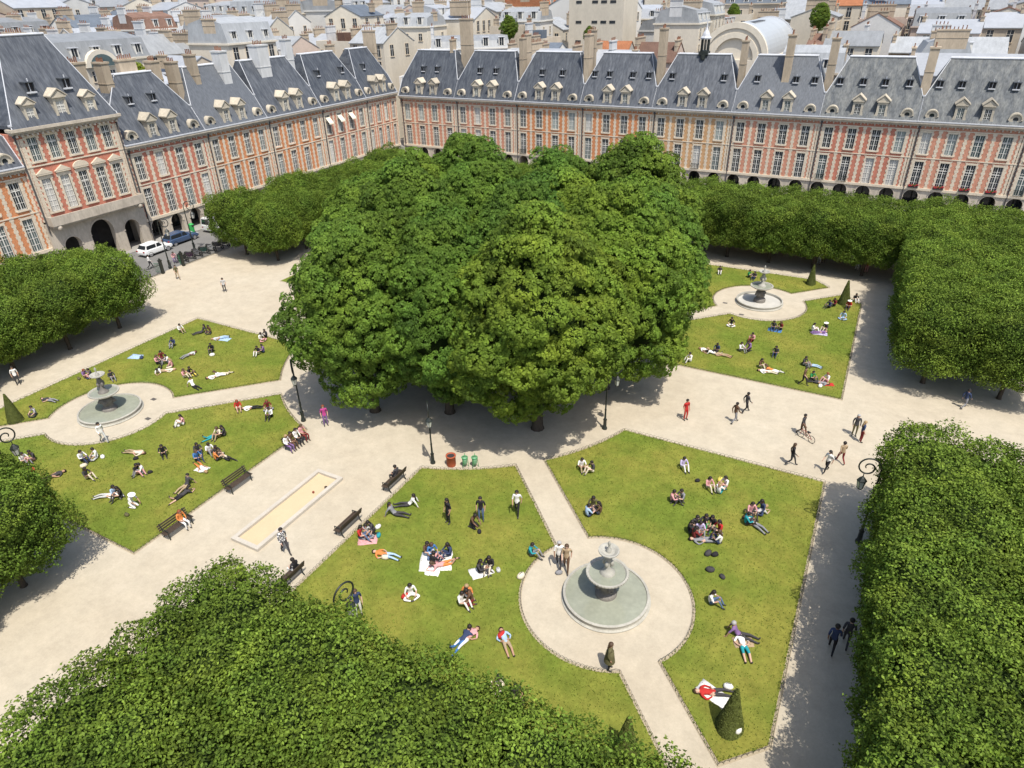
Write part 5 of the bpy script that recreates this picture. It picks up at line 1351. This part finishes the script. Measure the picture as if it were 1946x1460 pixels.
# px, py (ground contact in the photo), pose, facing (image direction dx,dy), top, bottom, hair, [bare legs]
D_ = [
 (344,632,'sitting',(1,.5),'white','tan','dark'),(385,634,'reclining',(-1,.3),'dark','dark','dark'),(400,634,'cross-legged',(-1,.6),'brown','dark','dark'),(418,645,'lying',(1,-.2),'pale_grey','pale_blue','fair'),
 (331,658,'sitting',(-.6,.8),'navy','grey','dark'),(404,669,'sitting',(-.5,1),'black','dark','dark'),(309,684,'cross-legged',(.4,1),'maroon','dark','dark'),(300,693,'sitting',(1,.2),'pink','dark','brown'),
 (303,706,'lying prone',(.3,-1),'white','black','dark'),(321,691,'sitting',(-1,.4),'white','grey','dark'),(328,699,'cross-legged',(-1,0),'pink','cream','fair'),(317,707,'lying',(-1,.2),'cream','tan','fair'),
 (360,677,'lying',(-1,.6),'pale_grey','grey','brown'),(351,719,'sitting',(1,.1),'pink','cream','brown'),(362,715,'sitting',(1,.1),'black','black','dark'),(369,737,'reclining',(1,.6),'white','black','dark'),
 (410,718,'lying',(1,-.3),'white','white','dark'),(423,714,'lying prone',(1,-.2),'white','cream','brown'),(497,649,'cross-legged',(1,.3),'white','pink','dark'),(507,642,'sitting',(-1,.5),'dark','dark','dark'),
 (492,674,'sitting',(-.8,.8),'black','white','dark'),(502,671,'sitting',(-1,.3),'purple','navy','dark'),(163,719,'sitting',(1,.2),'purple','pink','red'),(175,718,'cross-legged',(-1,.3),'dark','navy','dark'),
 (94,763,'lying',(1,.2),'dark','grey','dark'),(68,790,'cross-legged',(-1,.6),'striped','dark','dark'),(199,841,'walking',(.8,.6),'white','pale_grey','dark'),(48,881,'sitting',(1,.4),'white','grey','dark'),
 (66,876,'sitting',(-.8,.6),'dark','pink','dark'),(64,906,'sitting',(-.3,1),'red','grey','dark'),(102,908,'lying',(-1,.55),'dark','olive','dark'),(158,877,'sitting',(1,.4),'white','navy','dark'),
 (185,871,'cross-legged',(-1,.5),'white','pale_grey','dark'),(258,863,'lying',(-1,-.1),'cream','tan','brown'),(312,865,'sitting',(.2,1),'black','black','dark'),(167,911,'sitting',(1,.2),'dark','cream','dark'),
 (263,902,'sitting',(1,.4),'black','pink','dark'),(273,901,'sitting',(-1,.5),'white','grey','dark'),(207,945,'lying',(-1,.2),'white','pale_grey','dark'),(220,944,'sitting',(1,.4),'pale_blue','white','dark'),
 (232,947,'sitting',(-.9,.6),'black','dark','dark'),(254,965,'kneeling',(1,.2),'white','white','white'),(356,926,'reclining',(-.8,.8),'dark','tan','dark'),(346,945,'lying prone',(-1,.75),'dark','black','dark',1),
 (350,808,'sitting',(-1,.4),'pink','white','dark'),(454,779,'sitting',(.2,1),'red','white','red',1),(478,778,'lying',(1,-.1),'white','black','dark'),(510,779,'cross-legged',(.3,1),'maroon','grey','red'),(515,793,'sitting',(-.6,1),'white','black','dark'),
 (407,832,'lying prone',(-1,.5),'blue','teal','dark'),(418,831,'sitting',(-.8,.8),'cream','tan','brown'),(428,829,'sitting',(-1,.4),'dark','dark','dark'),(378,862,'sitting',(.4,1),'dark','navy','dark'),(376,876,'sitting',(.8,.6),'blue','navy','brown'),
 (384,892,'lying',(-.6,-.7),'white','orange','fair'),(400,862,'sitting',(.6,.8),'white','grey','dark'),(413,868,'cross-legged',(1,.6),'dark','dark','dark'),(412,877,'sitting',(1,-.4),'orange','dark','dark',1),(430,873,'lying prone',(1,.5),'cream','black','brown'),
 (538,853,'seated',None,'white','purple','fair'),(545,847,'seated',None,'brown','brown','dark'),(555,840,'seated',None,'white','black','dark'),(565,832,'seated',None,'pink','maroon','brown'),(349,1001,'seated',None,'orange','white','red'),
 (743,912,'seated',None,'dark','dark','dark'),(560,1093,'seated',None,'black','white','dark'),(620,809,'standing',(.3,1),'magenta','purple','red'),(544,1051,'walking',(.6,.9),'plaid','dark','dark'),
 (779,962,'reclining',(-1,.1),'white','dark','dark'),(751,980,'reclining',(1,.2),'grey','dark','dark'),(686,1024,'sitting',(1,.3),'red','jeans','dark'),(698,1018,'cross-legged',(0,1),'pale_grey','grey','dark'),(709,1016,'kneeling',(-.8,.6),'dark','black','dark'),
 (733,1058,'lying',(1,.35),'orange','pale_blue','dark'),(781,1133,'cross-legged',(.2,1),'white','white','dark'),(683,1170,'standing',(.4,1),'navy','white','brown'),(853,995,'standing',(-.8,.6),'black','black','dark'),(915,991,'standing',(-.2,1),'black','jeans','dark'),
 (812,1054,'sitting',(.8,.8),'brown','pale_blue','dark'),(821,1056,'cross-legged',(.6,1),'blue','jeans','brown'),(855,1056,'sitting',(-1,.7),'navy','navy','dark'),(824,1076,'sitting',(.6,-.6),'black','pink','dark'),(842,1076,'lying prone',(1,-.4),'pink','orange','brown',1),
 (877,1149,'sitting',(.8,.7),'white','white','dark'),(889,1134,'cross-legged',(-.2,1),'orange','tan','fair'),(896,1149,'kneeling',(-1,.3),'brown','maroon','dark'),(899,1003,'kneeling',(1,.6),'brown','black','dark'),(983,979,'walking',(-.2,1),'white','black','dark'),
 (911,1088,'sitting',(1,.3),'dark','dark','dark'),(931,1080,'sitting',(-.3,1),'black','cream','dark'),(1009,1056,'sitting',(1,.4),'teal','grey','dark'),(1062,1078,'walking',(-.1,1),'white','dark','grey'),(1076,1084,'walking',(-.1,1),'tan','brown','brown'),
 (878,1222,'lying prone',(-.7,1),'navy','blue','dark'),(888,1216,'lying',(-.8,.9),'pink','white','brown'),(961,1223,'lying',(.3,1),'pale_blue','tan','dark',1),(953,1308,'cross-legged',(-.9,.5),'cream','cream','dark'),(980,1325,'sitting',(.3,1),'dark','olive','dark'),
 (1157,1272,'standing',(.9,.3),'olive','black','brown'),(1105,891,'sitting',(.3,1),'white','tan','dark'),(1126,898,'sitting',(-1,.4),'dark','cream','dark'),(1297,890,'sitting',(.5,.8),'lilac','white','dark'),(1116,983,'sitting',(.8,-.3),'pale_blue','navy','dark'),
 (1127,966,'cross-legged',(-.1,1),'olive','brown','dark'),(1140,978,'sitting',(-1,-.2),'brown','dark','dark'),(1276,955,'sitting',(1,.3),'pink','dark','dark'),(1295,954,'sitting',(-1,.5),'grey','dark','dark'),(1345,928,'sitting',(.6,.8),'pink','cream','dark'),
 (1365,940,'sitting',(.7,-.7),'white','teal','fair'),(1378,927,'sitting',(-1,.4),'white','pink','dark'),(1309,1014,'sitting',(1,.2),'black','dark','dark'),(1321,1003,'cross-legged',(.6,1),'dark','grey','dark'),(1328,1013,'sitting',(.3,1),'lilac','grey','dark'),
 (1339,1001,'cross-legged',(0,1),'dark','pink','dark'),(1352,1004,'sitting',(-.6,1),'black','green','dark'),(1366,1014,'sitting',(-1,.4),'red','dark','dark'),(1337,1030,'lying',(1,.1),'grey','grey','dark'),(1367,1035,'sitting',(-.9,-.4),'white','navy','brown'),(1318,1026,'sitting',(1,-.4),'maroon','dark','dark'),
 (1425,978,'sitting',(.5,.9),'pink','dark','dark'),(1436,978,'lying prone',(-1,.3),'pale_grey','tan','fair'),(1446,974,'cross-legged',(-.9,.4),'navy','navy','dark'),(1416,998,'sitting',(1,.2),'teal','dark','dark'),(1433,1000,'lying',(.85,.8),'white','grey','brown'),
 (1349,1148,'sitting',(1,.4),'white','jeans','dark'),(1402,1210,'reclining',(1,.4),'purple','dark','grey'),(1412,1232,'lying',(.25,1),'white','teal','dark',1),(1354,1320,'lying',(1,.1),'red','dark','brown'),(1577,1239,'walking',(.2,-1),'navy','black','dark'),(1604,1228,'walking',(.2,-1),'dark','dark','dark'),
 (1367,520,'sitting',(0,1),'dark','white','dark'),(1422,528,'sitting',(1,.3),'green','dark','dark'),(1433,531,'sitting',(-.7,.8),'dark','navy','dark'),(1389,620,'cross-legged',(-.2,1),'black','white','dark'),(1469,626,'sitting',(-.3,1),'dark','navy','dark'),(1483,628,'sitting',(-1,.5),'maroon','dark','brown'),
 (1543,631,'sitting',(1,.2),'white','white','dark'),(1557,634,'lying',(-1,.1),'purple','purple','dark'),(1568,630,'sitting',(-1,.4),'dark','cream','white'),(1575,586,'sitting',(-1,.3),'navy','dark','dark'),(1585,583,'sitting',(-1,.3),'maroon','dark','dark'),
 (1612,587,'sitting',(-.6,.9),'red','dark','white'),(1624,573,'sitting',(.6,.8),'black','white','dark'),(1601,607,'cross-legged',(-.3,1),'pale_blue','pale_blue','dark'),(1343,669,'lying',(1,.4),'white','dark','fair'),(1357,674,'lying prone',(1,.2),'white','cream','fair'),(1362,670,'sitting',(-.6,.8),'navy','dark','dark'),(1371,677,'lying',(1,.3),'tan','tan','brown',1),
 (1406,668,'sitting',(.9,.5),'white','grey','dark'),(1423,668,'kneeling',(-1,.5),'purple','black','dark'),(1429,650,'sitting',(-.8,.7),'pink','maroon','dark'),(1473,676,'sitting',(-.4,1),'dark','navy','dark'),(1311,688,'sitting',(-1,.4),'white','white','dark'),(1457,709,'lying',(1,.2),'white','cream','dark'),
 (1468,707,'lying prone',(1,.3),'orange','white','brown'),(1444,699,'sitting',(1,.6),'brown','cream','dark'),(1527,695,'sitting',(.9,.5),'dark','grey','dark'),(1541,697,'lying',(1,.3),'grey','pale_blue','dark'),(1525,733,'walking',(.9,.4),'brown','black','dark'),(1541,723,'sitting',(.8,.6),'green','dark','dark'),
 (1556,730,'lying',(-1,-.2),'grey','dark','brown'),(1571,727,'sitting',(-1,.2),'white','pink','red'),(1555,503,'standing',(-.2,1),'white','pale_grey','dark'),(1564,500,'standing',(.2,1),'red','dark','dark'),(1627,514,'standing',(.2,1),'pink','white','dark'),(1636,511,'standing',(-.2,1),'white','grey','dark'),(1645,519,'standing',(-.3,1),'red','pink','dark'),
 (1302,798,'standing',(.7,.7),'red','red','dark'),(1395,804,'walking',(.9,-.3),'brown','grey','dark'),(1416,784,'walking',(.9,-.2),'dark','black','dark'),(1522,826,'walking',(.9,.5),'dark','brown','dark'),(1622,828,'standing',(.2,.9),'dark','olive','grey'),(1634,840,'standing',(.9,.1),'navy','maroon','fair'),
 (1502,884,'walking',(.9,.2),'black','dark','brown'),(1569,897,'walking',(-.8,.4),'white','black','dark'),(1596,880,'walking',(-.5,-.8),'tan','maroon','dark'),(1830,776,'walking',(.9,-.3),'navy','grey','dark'),(428,555,'standing',(0,1),'pale_grey','dark','dark'),(287,510,'walking',(.9,-.2),'white','black','dark'),
 (333,498,'seated',(.2,1),'pink','purple','dark'),(339,531,'walking',(.7,.7),'olive','tan','dark'),(214,722,'sitting',(.6,.8),'dark','grey','dark'),
 (198,291+520-87,'standing',(0,1),'white','maroon','dark') if False else (36,731,'standing',(.3,1),'white','dark','dark'),
]
pr_ = random.Random(3); lab_count = {}
PEOPLE = []
for row in D_:
    px, py, pose, fc, top, bot, hair = row[:7]; bare = len(row) > 7
    p = G(px, py); zn, onl = zone(p.x, p.y); z = .04 if onl else 0
    s = 1.05 if py > 950 else (1.0 if py > 780 else .96)
    if fc is None:
        left = px < 600 and py < 1050 and px != 560
        p.x = -4.30 if left else 4.40; yaw = -PI/2 if left else PI/2; s = 1.0
    else:
        q = G(px+fc[0]*9, py+fc[1]*7); d = q-p; yaw = math.atan2(d.y, d.x)-PI/2
    col = lambda c: {'jeans':'blue jeans'}.get(c, c.replace('_','-'))
    wear = f'in a {col(top)} top and {col(bot)}' if bot != top else f'all in {col(top)}'
    wear = wear.replace('a orange', 'an orange').replace('a olive', 'an olive')
    if bot != top and bot != 'jeans': wear += ' trousers' if not bare else ' shorts'
    if pose == 'seated' and fc is None: zn = 'on a sandbox bench'
    PEOPLE.append([px, py, pose, top, bot, hair, bare, p, z, yaw, s, f'person {pose} {wear}, {zn}'])
    lab_count.setdefault(PEOPLE[-1][-1], []).append((px, len(PEOPLE)-1))
for L in lab_count.values():
    if len(L) > 1:
        L.sort()
        for k, (_, i) in enumerate(L): PEOPLE[i][-1] = ('leftmost ' if k == 0 else ('rightmost ' if k == len(L)-1 else ORD[k]+' from left, '))+PEOPLE[i][-1]
for px, py, pose, top, bot, hair, bare, p, z, yaw, s, lab in PEOPLE:
    if len(lab.split()) > 16: lab = lab.replace(', on the ', ', ')
    me, hm = PM[pose]; sk = SKIN[pr_.choice([0,0,0,1,1,2])]
    o = link('person', me, None, (p.x,p.y,z), yaw); o.scale = (s,s,s*pr_.uniform(.96,1.04)); tag(o, lab, 'person', None); len(lab.split()) > 16 and print('LONG', lab)
    sleeves = pr_.random() < .3
    for i, m in enumerate([sk, cloth(top), cloth(bot), sk if bare else cloth(bot), SLOTM[4], cloth(top) if sleeves else sk]): slot(o, i, m)
    kind = 2 if hair == 'white' else (1 if (hair in ('fair','red','brown') or pr_.random() < .35) else 0)
    h = link('hat' if kind == 2 else 'hair', hm[kind], o); slot(h, 0, HAIR[hair])
    if px == 1157:       # long coat hem
        b = MB(); b.lathe([(.25,.55),(.20,.95),(.17,1.2)], 12); b.build('coat', cloth('olive'), o, True)

# ------------------------------------------------------------------ things lying about on the grass
def blanket(px, py, w, h, rz, c, lab):
    w *= .72; h *= .72; p = G(px, py); b = MB(); n = 6; vs = []; fs = []; rr = random.Random(px)
    for j in range(n+1):
        for i in range(n+1): vs.append((w*(i/n-.5)+rr.uniform(-.03,.03), h*(j/n-.5)+rr.uniform(-.03,.03), rr.uniform(.012,.035)))
    for j in range(n):
        for i in range(n): fs.append((j*(n+1)+i, j*(n+1)+i+1, (j+1)*(n+1)+i+1, (j+1)*(n+1)+i))
    N0 = len(vs); vs += [(x,y,.0) for x,y,z in vs]
    rim = [i for i in range(n+1)]+[i*(n+1)+n for i in range(1,n+1)]+[n*(n+1)+n-i for i in range(1,n+1)]+[(n-i)*(n+1) for i in range(1,n)]
    for k in range(len(rim)): a, c2 = rim[k], rim[(k+1) % len(rim)]; fs.append((a, N0+a, N0+c2, c2))
    b.add(vs, fs); o = b.build('picnic_blanket', cloth(c), loc=(p.x,p.y,.048), smooth=True); o.rotation_euler = (0,0,rz); tag(o, lab, 'blanket', 'blankets and towels on the lawns')
for a in [(258,679,1.5,1.1,.3,'pale_blue','pale blue towel spread on the upper left lawn, left of the sitting groups'), (428,646,1.4,.9,.2,'pale_blue','blue towel under a lying person on the upper left lawn'), (829,1068,2.4,2.0,.5,'white','large white blanket under the picnic group on the left near lawn'),
          (915,1088,1.7,1.1,.9,'white','white towel under two people left of the near fountain'), (1354,1320,1.9,1.0,-.3,'white','white towel beside the near yew cone'), (1472,629,1.6,.9,0,'blue','blue blanket in front of the right fountain circle'),
          (699,1028,1.5,1.0,.6,'pink','pink cloth under the group with the red top by the path'), (1557,635,1.8,.9,.1,'lilac','lilac blanket under a lying person on the far right lawn'), (822,1088,1.1,.8,.3,'white','small white towel at the bottom of the picnic group'),
          (1412,1222,1.3,.8,.5,'tan','tan towel under the pair right of the near fountain'), (384,893,1.2,.8,.2,'white','white towel under the person in orange on the lower left lawn'), (1575,732,1.0,.7,.4,'red','red cloth near the corner of the far right lawn')]: blanket(*a)
def bag_meshes():
    out = []
    for k in range(3):
        rr = random.Random(k); b = MB(); S = []
        for z, r in ((0,.20),(.05,.25),(.16,.25),(.27,.20),(.33,.10)):
            S.append([(r*(1+.2*rr.random())*math.cos(a)*1.15, r*(1+.15*rr.random())*math.sin(a)*.8, z) for a in [2*PI*i/10 for i in range(10)]])
        loft(b, S); me = b.mesh('bag', [cloth('black')], True)
        b = MB(); b.tube([(-.15,0,.27),(-.1,.02,.42),(.1,.02,.42),(.15,0,.27)], .016, 5, caps=False); out.append((me, b.mesh('strap', [cloth('dark')], True)))
    return out
BAGS = bag_meshes(); br = random.Random(9)
for px, py, c, lab in [(151,722,'olive','dark green bag beside the pair left of the left fountain'), (286,900,'black','black bag right of a seated pair on the lower left lawn'), (242,981,'olive','dark green bag near the kneeling person in white'), (165,880,'black','black backpack by people in white below the left fountain'),
                       (160,888,'cream','cream bag below the people in white under the left fountain'), (196,871,'white','white bag right of the person cross-legged below the left fountain'), (259,874,'black','dark bag below the person lying in cream'), (339,811,'white','white bag at the left of the person in pink on the lower left lawn'), (370,715,'yellow','yellow bag right of the person in black on the upper left lawn'),
                       (325,659,'white','white bag by the person in navy on the upper left lawn'), (771,1136,'red','red bag beside the person in white near the scrolled lamp'), (719,1004,'white','white bag behind the group by the sandbox path'), (720,1020,'teal','teal bag beside the group by the sandbox path'), (911,1013,'black','black bag in front of the kneeling person in brown'),
                       (947,1086,'pale_grey','pale bag right of the white towel on the left near lawn'), (953,1210,'red','red bag at the head of a lying person left of the fountain'), (1325,916,'black','black bag left of the pink top on the right near lawn'), (1368,915,'yellow','yellow bag between two people on the right near lawn'), (1345,1055,'dark','dark bag below the large circle of people, left one'),
                       (1358,1057,'black','black bag below the large circle of people, right one'), (1349,1086,'dark','small dark bag alone on the right near lawn'), (1372,1099,'dark','small dark bag alone, lower down on the right near lawn'), (1558,736,'white','white bag at the corner of the far right lawn'), (404,677,'white','white bag in front of the person in black on the upper left lawn'),
                       (1383,1308,'white','white pillow bag behind the near yew cone'), (733,1062,'cream','cream bag below the person in orange on the left near lawn'), (990,1098,'cream','cream bag alone on the grass left of the near fountain'), (1062,1090,'grey','grey bag on the gravel behind the near fountain'), (270,682,'navy','navy bag on the pale blue towel')]:
    p = G(px, py); zn, onl = zone(p.x, p.y); t = thing('bag', lab, 'bag', (p.x,p.y,.045 if onl else 0), br.uniform(0,6), 'bags on the grass'); k = br.randrange(3); s = br.uniform(.55,.8); t.scale = (s,s,s)
    o = link('bag_body', BAGS[k][0], t); slot(o, 0, cloth(c)); link('strap', BAGS[k][1], t)
# ------------------------------------------------------------------ camera, sun, sky
cam = bpy.data.cameras.new('camera'); cam.sensor_width = 36; cam.lens = 36*FPX/IW; cam.clip_end = 4000; cam.clip_start = .1
co = bpy.data.objects.new('camera', cam); COL.objects.link(co)
m = Matrix((( C_RT.x, C_UP.x, -C_FW.x, CAM.x), (C_RT.y, C_UP.y, -C_FW.y, CAM.y), (C_RT.z, C_UP.z, -C_FW.z, CAM.z), (0,0,0,1)))
co.matrix_world = m; SC.camera = co
EL, AZ = R_(63.5), R_(-39)          # direction towards the sun: azimuth measured from +x
sd = Vector((math.cos(EL)*math.cos(AZ), math.cos(EL)*math.sin(AZ), math.sin(EL)))
sun = bpy.data.lights.new('sun', 'SUN'); sun.energy = 4.2; sun.angle = R_(.55); sun.color = (1.0,.955,.88)
so = bpy.data.objects.new('sun', sun); COL.objects.link(so); so.rotation_euler = sd.to_track_quat('Z', 'Y').to_euler(); so.location = sd*100
w = bpy.data.worlds.new('World'); SC.world = w; w.use_nodes = True; nt = w.node_tree
sk = nt.nodes.new('ShaderNodeTexSky'); sk.sky_type = 'NISHITA'; sk.sun_disc = False; sk.sun_elevation = EL; sk.sun_rotation = PI/2-AZ; sk.air_density = 1.0; sk.dust_density = 2.0; sk.ozone_density = 1.0
bg = nt.nodes['Background']; nt.links.new(sk.outputs[0], bg.inputs['Color']); bg.inputs['Strength'].default_value = .15
SC.view_settings.view_transform = 'Standard'; SC.view_settings.look = 'None'; SC.view_settings.exposure = .35; SC.view_settings.gamma = 1.0; SC.view_settings.use_curve_mapping = False
SC.render.engine = 'CYCLES'; SC.cycles.use_denoising = True; SC.cycles.max_bounces = 6; SC.cycles.transparent_max_bounces = 4; SC.cycles.diffuse_bounces = 3; SC.cycles.glossy_bounces = 2; SC.cycles.transmission_bounces = 2
print('objects', len(bpy.data.objects), 'meshes', len(bpy.data.meshes))
